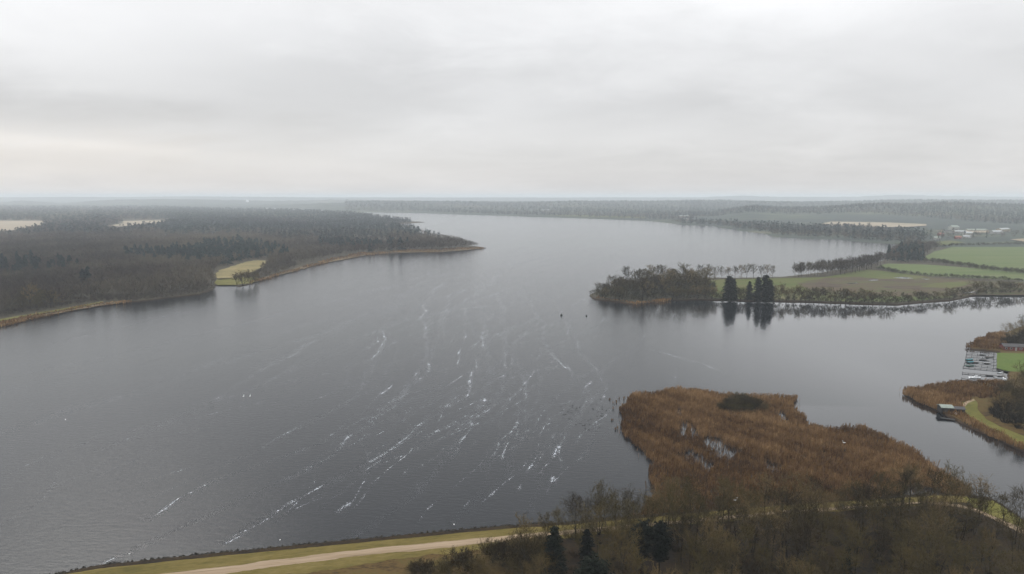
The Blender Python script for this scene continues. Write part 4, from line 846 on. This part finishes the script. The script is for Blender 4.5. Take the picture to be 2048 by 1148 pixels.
for pts_ in ([(440, 1090), (560, 1022), (660, 958), (760, 910), (875, 832), (925, 790), (952, 735), (972, 660), (958, 600), (962, 550)], [(290, 1040), (430, 957), (560, 915), (690, 872), (790, 805), (840, 740), (852, 660), (856, 600), (905, 545)], [(640, 1095), (740, 1055), (850, 970), (912, 893), (950, 832), (982, 750), (968, 690), (932, 640), (970, 560)],
              [(900, 1050), (1010, 960), (1035, 880), (1052, 800), (1046, 745), (1010, 700), (1004, 620), (1000, 560)], [(1055, 1030), (1090, 940), (1132, 862), (1180, 800), (1150, 748), (1100, 705), (1085, 640), (1040, 570)], [(0, 870), (130, 822), (400, 738), (640, 664), (850, 590), (1000, 540)], [(0, 762), (300, 690), (600, 618), (830, 560)],
              [(200, 905), (415, 807), (500, 757), (632, 672), (780, 610), (930, 548)], [(100, 690), (300, 640), (560, 590), (800, 540)], [(180, 1140), (330, 1070), (520, 985), (652, 918), (725, 860), (785, 812), (850, 745), (880, 680), (890, 610), (930, 555)], [(560, 880), (700, 800), (762, 700), (768, 650), (800, 600), (870, 550)], [(690, 1090), (800, 1010), (890, 930), (940, 850), (1000, 800), (1020, 745)],
              [(1290, 700), (1400, 728), (1470, 752)], [(1165, 915), (1200, 840), (1215, 780), (1165, 700), (1130, 640), (1090, 590)], [(300, 860), (450, 800), (560, 745), (700, 690), (800, 640), (860, 590)], [(820, 560), (900, 530), (990, 505)], [(950, 590), (1000, 545), (1060, 515)]):
    for q_ in range(2):
        W_ = PP([(x_ + rng.normal(0, 5), y_ + rng.normal(0, 3)) for x_, y_ in pts_]); ribbon(W_, rng.uniform(.50, .66) - .08 * q_, rng.uniform(.7, 1.0) * (1 + W_[:, 1].mean() / 700))
dw = np.array([math.sin(R(19)), math.cos(R(19))])
for k in range(330):                                    # fainter windrows all over the open lake, thickest in the middle
    if rng.random() < .6: x0 = rng.normal(900, 170); y0 = 520 + 440 * rng.random() ** 1.25
    else: x0, y0 = rng.uniform(-60, 1250), 480 + 600 * rng.random() ** 1.1
    c = np.array(G(x0, y0)); L = rng.uniform(14, 60) * (1 + c[1] / 350); bend = rng.normal(0, .05); W_ = [c]; d = dw.copy()
    mid_ = math.exp(-((x0 - 880) / 300) ** 2)
    for s_ in range(6):
        an = bend + rng.normal(0, .06); d = np.array([d[0] * math.cos(an) - d[1] * math.sin(an), d[0] * math.sin(an) + d[1] * math.cos(an)]); W_.append(W_[-1] + d * L / 6)
    ribbon(W_, (rng.uniform(.34, .60) + .26 * mid_ * rng.random()) * (1 + max(0, c[1] - 280) / 1000), rng.uniform(.35, .75) * (1 + c[1] / 450))
tag(link('foam', npmesh('foam', np.vstack(RV), np.vstack(RF), np.concatenate(RT)), M['foam_film']), 'white foam drawn out in wind streaks across the lake', 'foam', kind='stuff')

# ------------------------------------------------------------------ jetties, boats, buildings
M['planks'] = paint_mat('weathered_planks', (0.075, 0.07, 0.065), 0.85, 0.4, 2)
M['post'] = paint_mat('dark_posts', (0.05, 0.045, 0.04), 0.9, 0.4, 3)
M['dark_hull'] = paint_mat('dark_hull', (0.035, 0.035, 0.04), 0.5, 0.3)
M['green_hull'] = paint_mat('green_hull', (0.03, 0.09, 0.075), 0.5, 0.3)
M['teal_cover'] = paint_mat('teal_cover', (0.03, 0.16, 0.19), 0.7, 0.2)
M['white_hull'] = paint_mat('white_hull', (0.78, 0.79, 0.8), 0.35, 0.1)
M['grey_hull'] = paint_mat('grey_hull', (0.30, 0.31, 0.32), 0.5, 0.2)
M['pale_roof'] = paint_mat('pale_roof', (0.34, 0.35, 0.35), 0.7, 0.2)
M['bench'] = paint_mat('boat_bench', (0.2, 0.14, 0.08), 0.7, 0.3)
M['red'] = paint_mat('red_boards', (0.16, 0.03, 0.025), 0.8, 0.35)
M['white_wall'] = paint_mat('white_wall', (0.34, 0.33, 0.31), 0.8, 0.15)
M['roof_dark'] = paint_mat('dark_roof', (0.06, 0.055, 0.055), 0.85, 0.3)
M['roof_grey'] = paint_mat('grey_green_roof', (0.24, 0.27, 0.23), 0.8, 0.3)
M['tar'] = paint_mat('tarred_boards', (0.022, 0.021, 0.02), 0.85, 0.4)
M['glass'] = paint_mat('dark_glass', (0.03, 0.035, 0.04), 0.15, 0.1)
M['bird_dark'] = paint_mat('dark_plumage', (0.03, 0.028, 0.026), 0.8, 0.3, 20)
M['bird_white'] = paint_mat('white_plumage', (0.8, 0.8, 0.78), 0.8, 0.05, 20)
M['bill'] = paint_mat('orange_bill', (0.6, 0.2, 0.04), 0.5, 0.1)
M['roof_red'] = paint_mat('tiled_roof', (0.25, 0.10, 0.07), 0.85, 0.3)
ORD = ['first', 'second', 'third', 'fourth', 'fifth', 'sixth', 'seventh', 'eighth', 'ninth', 'tenth', 'eleventh', 'twelfth', 'thirteenth', 'fourteenth', 'fifteenth', 'sixteenth', 'seventeenth', 'eighteenth', 'nineteenth', 'twentieth']
def ordn(i):
    if i < 20: return ORD[i]
    tens = ['', '', 'twenty', 'thirty', 'forty', 'fifty', 'sixty', 'seventy', 'eighty', 'ninety']; t_, u_ = divmod(i + 1, 10)
    if t_ > 9: return ('hundred-and-' + ordn(i - 100)) if i > 99 else 'hundredth'
    return (tens[t_][:-1] + 'ieth') if u_ == 0 else tens[t_] + '-' + ORD[u_ - 1]
DOCKS = [((1934, 700.5), (1993, 706)), ((1933, 706), (1993, 711)), ((1932, 711), (1993, 716)), ((1931, 716), (1993, 722)), ((1930, 722), (1993, 728)), ((1928, 727.5), (1993, 734)), ((1926, 733.5), (2011, 741.5)), ((1924.5, 745), (2010, 753)), ((1923, 757), (2006, 764))]
for i, (a, b_) in enumerate(DOCKS):
    A, B = np.array(G(*a, 0.45)), np.array(G(*b_, 0.45)); L = np.hypot(*(B - A)); ang = math.atan2(*(B - A)[::-1]); e = bpy.data.objects.new('jetty', None); COL.objects.link(e)
    e.location = (*A, 0); e.rotation_euler = (0, 0, ang)
    wdt = 0.75 if i < 6 else 1.0
    d = MB(); nb = int(L / 0.32)
    for k in range(nb): d.box((0.16 + k * 0.32, 0, 0.45 + 0.01 * (k % 3)), (0.29, wdt, 0.05))
    d.box((L / 2, wdt * .38, 0.385), (L, 0.08, 0.07)); d.box((L / 2, -wdt * .38, 0.385), (L, 0.08, 0.07)); d.build('deck', M['planks'], e)
    for k in range(int(L / 2.6) + 1):
        for sgn in (-1, 1):
            pm = MB(); pm.tube((0.1 + k * 2.6, sgn * (wdt / 2 + 0.06), -1.5), (0.1 + k * 2.6, sgn * (wdt / 2 + 0.06), 0.95 if k in (0, int(L / 2.6)) else 0.6), 0.06); pm.build('post', M['post'], e)
    lab = 'narrow plank boat jetty, %s from the far end of the row' % ORD[i] if i < 6 else ['long plank jetty closing the row of narrow ones', 'long jetty alone in the middle of the wider berths', 'nearest plank jetty, beside the white boat and reeds'][i - 6]
    tag(e, lab, 'jetty', 'jetties in the cove')
def boat(kind, x, y, rz, L, W_, hull, label, cover=None, cabin=False):
    e = bpy.data.objects.new(kind, None); COL.objects.link(e); e.location = (x, y, -0.08); e.rotation_euler = (0, 0, rz)
    m_ = MB(); st = [(-.5, .72, .42), (-.3, .95, .38), (0, 1.0, .37), (.25, .82, .41), (.42, .42, .50), (.5, .06, .60)]; rings = []
    for f, wf, hf_ in st:
        hw = W_ / 2 * wf; xx = f * L
        rings.append([(xx, -hw, hf_ + .1), (xx, -hw * .85, .12), (xx * .96, -hw * .4, 0), (xx * .96, hw * .4, 0), (xx, hw * .85, .12), (xx, hw, hf_ + .1), (xx, hw * .9, hf_ + .09), (xx * .97, hw * .7, .16), (xx * .97, -hw * .7, .16), (xx, -hw * .9, hf_ + .09)])
    m_.rings(rings); m_.build('hull', hull, e, smooth=True)
    if cover:
        cm = MB(); rings = []
        for f, wf, hf_ in st:
            hw = W_ / 2 * wf * .96; xx = f * L * .98; rings.append([(xx, -hw, hf_ + .12), (xx, -hw * .5, hf_ + .32), (xx, 0, hf_ + .42), (xx, hw * .5, hf_ + .32), (xx, hw, hf_ + .12), (xx, 0, hf_ + .08)])
        cm.rings(rings); cm.build('cover', cover, e, smooth=True)
    else:
        for f in (-.3, 0, .25):
            bm = MB(); bm.box((f * L, 0, .36), (.22, W_ * (.8 if f < .2 else .6), .04)); bm.build('bench', M['bench'], e)
    if cabin:
        cb = MB(); cb.box((L * .12, 0, .78), (L * .34, W_ * .62, .6), taper=.8); cb.build('cabin', M['white_hull'], e)
        gl = MB(); gl.box((L * .12, 0, .84), (L * .30, W_ * .60, .22), taper=.95); gl.build('window', M['glass'], e)
    return tag(e, label, 'boat', 'boats moored at the jetties')
def at(px, py): x, y = G(px, py, 0.2); return x, y
for kind, px, py, L, W_, hull, label, cov, cab, rz in [
    ('rowing_boat', 1979, 714.0, 4.9, 1.6, 'dark_hull', 'black open boat at the shore end between upper jetties', None, False, .03), ('rowing_boat', 1966, 719.3, 4.3, 1.5, 'dark_hull', 'small dark open boat midway along the fourth jetty', None, False, .03 + math.pi),
    ('covered_boat', 1939, 719.5, 4.4, 1.9, 'green_hull', 'boat under a teal cover near the jetty heads', 'teal_cover', False, .2), ('covered_boat', 1941, 724.7, 4.2, 1.8, 'dark_hull', 'dark boat with a blue-green cover just below the teal one', 'teal_cover', False, .1),
    ('rowing_boat', 1950, 725.3, 3.8, 1.4, 'dark_hull', 'slim black boat lying beside the blue-green covered one', None, False, 0), ('rowing_boat', 1940, 731, 5.0, 1.7, 'green_hull', 'dark green open boat near the head of the long jetty', None, False, .05),
    ('rowing_boat', 1974, 726.3, 3.8, 1.3, 'grey_hull', 'small grey dinghy halfway along the fifth jetty', None, False, math.pi), ('rowing_boat', 1966, 708.8, 4, 1.4, 'grey_hull', 'grey dinghy tied up between the two farthest jetties', None, False, 0),
    ('motor_boat', 1950, 755, 5.6, 2.0, 'white_hull', 'white cabin boat beside the nearest jetty', None, True, -.05), ('rowing_boat', 1979, 751.2, 3.6, 1.4, 'dark_hull', 'dark dinghy by the shore end of the middle long jetty', None, False, 0)]:
    x, y = at(px, py); boat(kind, x, y, rz, L, W_, M[hull], label, M[cov] if cov else None, cab)
for px, py, L, rz, hull, lab in [(2001, 746, 4.6, .5, 'grey_hull', 'grey boat pulled ashore above the middle long jetty'), (1999, 757, 4.2, -.3, 'grey_hull', 'grey upturned-looking boat on the bank by the nearest jetty'), (2009, 758, 4.2, 1.2, 'white_hull', 'whitish boat on the bank beside the bare trees')]:
    x, y = G(px, py, 1.0); e = boat('covered_boat', x, y, rz, L, 1.7, M[hull], lab, M['grey_hull'] if hull == 'grey_hull' else M['white_hull']); e.location.z = 0.68

def house(kind, x, y, z, rz, L, W_, Hw, Hr, wall, roof, label, cat, nwin=4, win=True, chimney=False, group=None, base=None):
    e = bpy.data.objects.new(kind, None); COL.objects.link(e); e.location = (x, y, z); e.rotation_euler = (0, 0, rz)
    m_ = MB(); m_.box((0, 0, Hw / 2), (L, W_, Hw)); m_.add([(-L / 2, -W_ / 2, Hw), (-L / 2, W_ / 2, Hw), (-L / 2, 0, Hw + Hr - .1)], [(0, 1, 2)]); m_.add([(L / 2, -W_ / 2, Hw), (L / 2, W_ / 2, Hw), (L / 2, 0, Hw + Hr - .1)], [(0, 2, 1)])
    m_.build('wall', wall, e)
    r_m = MB(); o_ = .35; th = .18
    pr_ = [(-W_ / 2 - o_, Hw - .12), (0, Hw + Hr), (W_ / 2 + o_, Hw - .12), (W_ / 2 + o_, Hw - .12 + th), (0, Hw + Hr + th), (-W_ / 2 - o_, Hw - .12 + th)]
    r_m.rings([[(xx, a_, b2) for a_, b2 in pr_] for xx in (-L / 2 - o_, L / 2 + o_)]); ro = r_m.build('roof', roof, e)
    if chimney: c_ = MB(); c_.box((L * .2, 0, Hw + Hr + .4), (.6, .6, 1.2)); c_.build('chimney', M['red'], ro)
    if win:
        for k in range(nwin):
            fx = -L / 2 + L * (k + .5) / nwin
            if k == nwin // 2:
                dm = MB(); dm.box((fx, -W_ / 2 - .02, 1.02), (1.0, .08, 2.04)); dm.build('door', M['white_wall'] if wall != M['white_wall'] else M['tar'], e)
            else:
                fm = MB(); fm.box((fx, -W_ / 2 - .02, Hw * .55), (1.2, .08, 1.0)); fr = fm.build('window', M['white_hull'], e)
                gm_ = MB(); gm_.box((fx, -W_ / 2 - .05, Hw * .55), (1.04, .06, .84)); gm_.build('pane', M['glass'], fr)
    if base: b3 = MB(); b3.box((0, -W_ / 2 - .02, .25), (L * .96, .06, .5)); b3.build('plinth', base, e)
    return tag(e, label, cat, group)
x, y = G(2032, 701, 0.7); house('clubhouse', x, y + 2, 0.65, -.16, 13, 5, 2.3, 1.3, M['red'], M['roof_dark'], 'long low dark red timber building above the lawn', 'clubhouse', 5)
x, y = G(2068, 703, 0.7); house('shed', x, y + 3, 0.65, -.16, 6, 4, 2.2, 1.1, M['red'], M['roof_dark'], 'dark red shed just right of the long red building', 'shed', 2)
# boathouse among the reeds: curved roof section on the left, lower pitched part on the right
x, y = G(1905, 826, 0.6); e = bpy.data.objects.new('boathouse', None); COL.objects.link(e); e.location = (x, y + 1.5, 0.5); e.rotation_euler = (0, 0, -.16)
m_ = MB(); m_.box((-2.0, 0, 1.2), (4.6, 3.8, 2.4)); m_.box((2.55, -.15, .95), (4.4, 3.4, 1.9)); m_.build('wall', M['tar'], e)
m_ = MB(); arc = [(-2.3 + 4.6 * k / 10, 2.42 + .7 * math.sin(math.pi * k / 10)) for k in range(11)]
m_.rings([[(xx, a_, b2) for a_, b2 in arc] + [(xx, a_, b2 - .16) for a_, b2 in arc[::-1]] for xx in (-4.6, .5)]); m_.build('roof', M['roof_grey'], e, smooth=False)
m_ = MB(); prf = [(-2.1, 1.85), (0, 2.5), (2.1, 1.85), (2.1, 1.99), (0, 2.65), (-2.1, 1.99)]; m_.rings([[(xx, a_, b2) for a_, b2 in prf] for xx in (.55, 5.1)]); m_.build('roof', M['roof_dark'], e)
m_ = MB(); m_.box((-2.4, -1.92, 1.0), (1.7, .08, 1.9)); m_.build('door', M['post'], e)
for fx in (1.4, 3.4): m_ = MB(); m_.box((fx, -1.88, 1.2), (.8, .08, .5)); m_.build('window', M['glass'], e)
tag(e, 'dark boathouse with a pale curved roof standing among reeds', 'boathouse')
x, y = G(1896, 838, 0.3); e = bpy.data.objects.new('landing_stage', None); COL.objects.link(e); e.location = (x, y, 0); e.rotation_euler = (0, 0, -.55)
m_ = MB()
for k in range(15): m_.box((-2.4 + k * .34, 0, .42), (.31, 1.8, .06))
m_.build('deck', M['tar'], e)
for fx in (-2.3, 0, 2.3):
    for fy in (-.8, .8): m_ = MB(); m_.tube((fx, fy, -1.2), (fx, fy, .8), .08); m_.build('post', M['post'], e)
tag(e, 'dark landing stage over the water below the boathouse', 'landing stage')
x, y = G(1911, 830, .6)
m_ = MB(); R_ = []
for k in range(9):
    ph = math.pi * k / 8; R_.append([(math.sin(ph) * .42 * math.cos(j * .785), math.sin(ph) * .42 * math.sin(j * .785), .45 - .42 * math.cos(ph)) for j in range(8)])
m_.rings(R_); m_.tube((0, 0, .8), (0, 0, 1.15), .06); o = m_.build('buoy', M['white_hull'], smooth=True, loc=(x, y, .55)); tag(o, 'white round float lying in front of the boathouse', 'float')
# two dark buoys out on the lake
for i, (px, py, s, lab) in enumerate([(1123, 631, 1.0, 'larger dark buoy, left of the two off the wooded point'), (1173, 632, .7, 'smaller dark buoy, right of the two off the wooded point')]):
    x, y = G(px, py); e = bpy.data.objects.new('buoy', None); COL.objects.link(e); e.location = (x, y, -.1); e.scale = (s, s, s)
    m_ = MB(); prf = [(.05, -.3), (.75, -.1), (.95, .3), (.85, .7), (.45, 1.1), (.3, 1.3)]; m_.rings([[(r_0 * math.cos(j * .524), r_0 * math.sin(j * .524), z_) for j in range(12)] for r_0, z_ in prf]); m_.build('float', M['tar'], e, smooth=True)
    m_ = MB(); m_.tube((0, 0, 1.25), (0, 0, 2.0), .06); m_.box((0, 0, 2.0), (.35, .06, .35), .78); m_.build('topmark', M['post'], e); tag(e, lab, 'buoy')

# distant farms and houses
FARMS = [(1905, 458, 26, 14, 6, 4, 'white_wall', 'roof_grey', .2, 'large pale barn standing tallest in the distant farm'), (1893, 465.5, 22, 9, 4, 2.5, 'white_wall', 'roof_dark', 0, 'pale low house left of the distant tall barn'), (1919, 466, 28, 10, 4, 3, 'white_wall', 'pale_roof', -.5, 'white-roofed shed sloping away below the tall barn'),
         (1934, 470, 22, 11, 5, 3, 'white_wall', 'pale_roof', .1, 'bright white farmhouse right of the farm yard'), (1932, 475.5, 20, 8, 3.5, 2.2, 'white_wall', 'pale_roof', 0, 'small white shed below the bright white farmhouse'), (1950, 462, 60, 12, 4, 2, 'white_wall', 'roof_grey', 0, 'very long low pale farm shed in the distance'),
         (1990, 466, 40, 13, 4, 3, 'white_wall', 'pale_roof', .35, 'long pale greenhouse-like shed at the wood edge'), (2004, 462, 44, 13, 5, 3, 'stubble', 'pale_roof', .4, 'pinkish pale barn farthest right below the forest ridge'), (1880, 470, 14, 8, 3.5, 2.5, 'red', 'roof_red', .2, 'small reddish house left of the distant farm'),
         (1370, 441, 26, 12, 5, 3, 'white_wall', 'pale_roof', 0, 'white house on the far shore by the trees'), (1366, 434, 50, 16, 5, 3, 'white_wall', 'pale_roof', .1, 'pale long building uphill of the far white house'), (1090, 422, 60, 20, 6, 3, 'white_wall', 'pale_roof', 0, 'tiny pale building on the hills across the lake'),
         (1915, 477, 14, 8, 3.5, 2.5, 'red', 'roof_red', -.2, 'reddish house nearest the green field hedge'), (1873, 478, 14, 8, 3.5, 2.5, 'white_wall', 'roof_grey', -.2, 'grey-roofed cottage by the end of the bay')]
for px, py, L, W_, Hw, Hr, wl, rf, rz, lab in FARMS:
    D = dist_of(py)
    for _ in range(6): h = float(far_h(np.array([float(px)]), np.array([D]))[0]); D = (CAM_H - h) * FPX / (py - HOR)
    house('farm_building', (px - 1024) / FPX * D, D, h - .3, rz, L * .8, W_, Hw * 1.15, Hr, M[wl], M[rf], lab, 'farm building', max(3, int(L / 6)), chimney=W_ < 9)
# bright round dome tank, far left
D = 7300.; px = 499
h = float(far_h(np.array([float(px)]), np.array([D]))[0]); e = bpy.data.objects.new('storage_tank', None); COL.objects.link(e); e.location = ((px - 1024) / FPX * D, D, h)
m_ = MB(); m_.tube((0, 0, -5), (0, 0, 14), 14, 14, 24); m_.build('wall', M['white_hull'], e, smooth=True)
m_ = MB(); m_.rings([[(14.5 * math.cos(a_) * math.cos(j * .2618), 14.5 * math.cos(a_) * math.sin(j * .2618), 14 + 12 * math.sin(a_)) for j in range(24)] for a_ in (0, .3, .6, .9, 1.2, 1.5)]); m_.build('roof', M['white_hull'], e, smooth=True)
tag(e, 'tiny bright white domed tank far beyond the left forest', 'storage tank')

# ------------------------------------------------------------------ birds
def bird_mesh(name, s, neck):
    m_ = MB(); path = [(-.5, .16, .02), (-.42, .17, .07), (-.25, .13, .14), (0, .11, .18), (.18, .12, .155), (.28, .17, .10)]
    path += [(.33, .22 + neck * .35, .055), (.32, .26 + neck * .8, .045), (.36, .30 + neck, .06), (.42, .31 + neck, .055), (.48, .29 + neck, .025), (.55, .275 + neck, .012)]
    rings = []
    for i, (x_, z_, r0) in enumerate(path):
        a, c_ = path[max(0, i - 1)], path[min(len(path) - 1, i + 1)]; d = Vector((c_[0] - a[0], 0, c_[1] - a[1])).normalized(); n_ = Vector((-d.z, 0, d.x))
        rings.append([tuple((Vector((x_, 0, z_)) + Vector((0, 1, 0)) * math.cos(j * .785) * r0 + n_ * math.sin(j * .785) * r0 * .85) * s) for j in range(8)])
    m_.rings(rings); me = bpy.data.meshes.new(name); me.from_pydata(m_.v, [], m_.f); me.polygons.foreach_set('use_smooth', [True] * len(me.polygons)); me.update(); return me
duck = bird_mesh('duck', 0.62, 0.0); duck.materials.append(M['bird_dark']); swan = bird_mesh('swan', 1.25, .38); swan.materials.append(M['bird_white']); gull = bird_mesh('gull', .62, .02); gull.materials.append(M['bird_white'])
r = np.random.default_rng(88); k = 0
while k < 74:
    cx, cy, sx_, sy_ = [(1150, 818, 16, 7), (1178, 850, 14, 11), (1205, 822, 16, 12)][r.integers(3)]
    px, py = r.normal(cx, sx_), r.normal(cy, sy_)
    if not (1118 < px < 1238 and 796 < py < 885): continue
    x, y = G(px, py); o = link('duck', duck, loc=(x, y, -.02), rz=r.random() * 6.28); tag(o, 'small dark duck in the flock resting west of the reed bed', 'duck', 'ducks resting west of the reed bed'); k += 1
for px, py, kd, lab in [(487, 793, 's', 'left of the two white swans out on the lake'), (500, 792.5, 's', 'right of the two white swans out on the lake'), (259, 1108, 'g', 'white gull afloat near the left end of the rock edging'), (560, 1080, 'g', 'white gull afloat above the middle of the rock edging'),
                        (908, 1049, 'g', 'white gull afloat close above the gravel track'), (1471, 1001, 's', 'white swan sitting in the lower reeds'), (1688, 886, 's', 'white swan among the middle of the reed bed'), (1917, 974, 's', 'white swan at the right tip of the reed bed'), (1238, 1021, 'g', 'white gull at the lower left corner of the reeds'), (131, 839, 'g', 'lone white gull far left on the open lake')]:
    zz0 = 1.7 if px in (1471, 1688, 1917) else 0; x, y = G(px, py, zz0); o = link('swan' if kd == 's' else 'gull', swan if kd == 's' else gull, loc=(x, y, zz0 - (.0 if zz0 else .04)), rz=trng.random() * 6.28); tag(o, lab, 'swan' if kd == 's' else 'gull')

# ------------------------------------------------------------------ labels of the trees
ZL = {}
RK = {'wood': ('bare tree in the near wood, %s rank from the track, %s from the left', 8, 'bare trees of the near wood'),
      'point': ('bare tree on the wooded peninsula point, %s rank from the water, %s from the left', 4, 'bare trees on the peninsula point')}
UNI = {'left shore': ('bare tree, %s from the left standing foremost on the left shore', 'tree', 'bare trees fronting the left shore wood'),
       'verge': ('low leafless tree, %s from the left between track and reed bed', 'tree', 'trees between the track and the reeds'),
       'dark': ('dark evergreen, %s from the left among the bare near trees', 'tree', 'evergreens in the near wood'),
       'heath': ('dark bare shrub, %s from the left on the heath by the track', 'shrub', 'shrubs on the heath'),
       'cove': ('bare tree, %s from the left in the wood behind the boathouse', 'tree', 'bare trees behind the boathouse'),
       'behind': ('bare tree, %s from the left behind the red building', 'tree', 'bare trees behind the red building'),
       'skyline row': ('bare tree, %s from the left in the row behind the pasture', 'tree', 'row of bare trees behind the pasture'),
       'bank conifer': ('tall dark conifer, %s from the left on the peninsula bank', 'tree', 'conifers on the peninsula bank'),
       'bank row': ('low bare tree, %s from the left along the peninsula waterline', 'tree', 'low bare trees along the peninsula waterline'),
       'clump': ('bare tree, %s from the left in the clump by the yellow meadow', 'tree', 'clump by the yellow meadow'),
       'reed scrub': ('dark willow bush, %s from the left in the middle of the reed bed', 'bush', 'willow bushes in the reed bed')}
for z in set(q[0] for q in trees):
    es = [e for zz1, e in trees if zz1 == z]
    if z in ZL:
        for e in es: tag(e, *ZL[z])
    elif z in RK:
        l, nr, g_ = RK[z]; es.sort(key=lambda e: e.location.y * (-1 if z == 'wood' else 1)); per_ = math.ceil(len(es) / nr)
        for q_ in range(nr):
            row = sorted(es[q_ * per_:(q_ + 1) * per_], key=lambda e: e.location.x / e.location.y)
            for k, e in enumerate(row): tag(e, l % (ordn(q_), ordn(k)), 'tree', g_)
    else:
        P = np.array([e.location for e in es]); xx, _ = proj(P); l, c_, g_ = UNI[z]
        for k, i in enumerate(np.argsort(xx)): tag(es[i], l % ordn(k), c_, g_)
print('trees', {z: sum(1 for q in trees if q[0] == z) for z in set(q[0] for q in trees)})

# ------------------------------------------------------------------ haze
m = bpy.data.materials.new('haze_air'); m.use_nodes = True; t = m.node_tree; t.nodes.clear()
o_ = N(t, 'ShaderNodeOutputMaterial'); v_ = N(t, 'ShaderNodeVolumePrincipled'); v_.inputs['Color'].default_value = (0.90, 0.955, 1.0, 1); v_.inputs['Density'].default_value = HAZE_DENSITY; v_.inputs['Anisotropy'].default_value = 0.0
t.links.new(v_.outputs[0], o_.inputs['Volume'])
hz = MB(); hz.box((0, 0, 65), (61000, 61000, 138)); tag(hz.build('haze', m), kind='stuff')
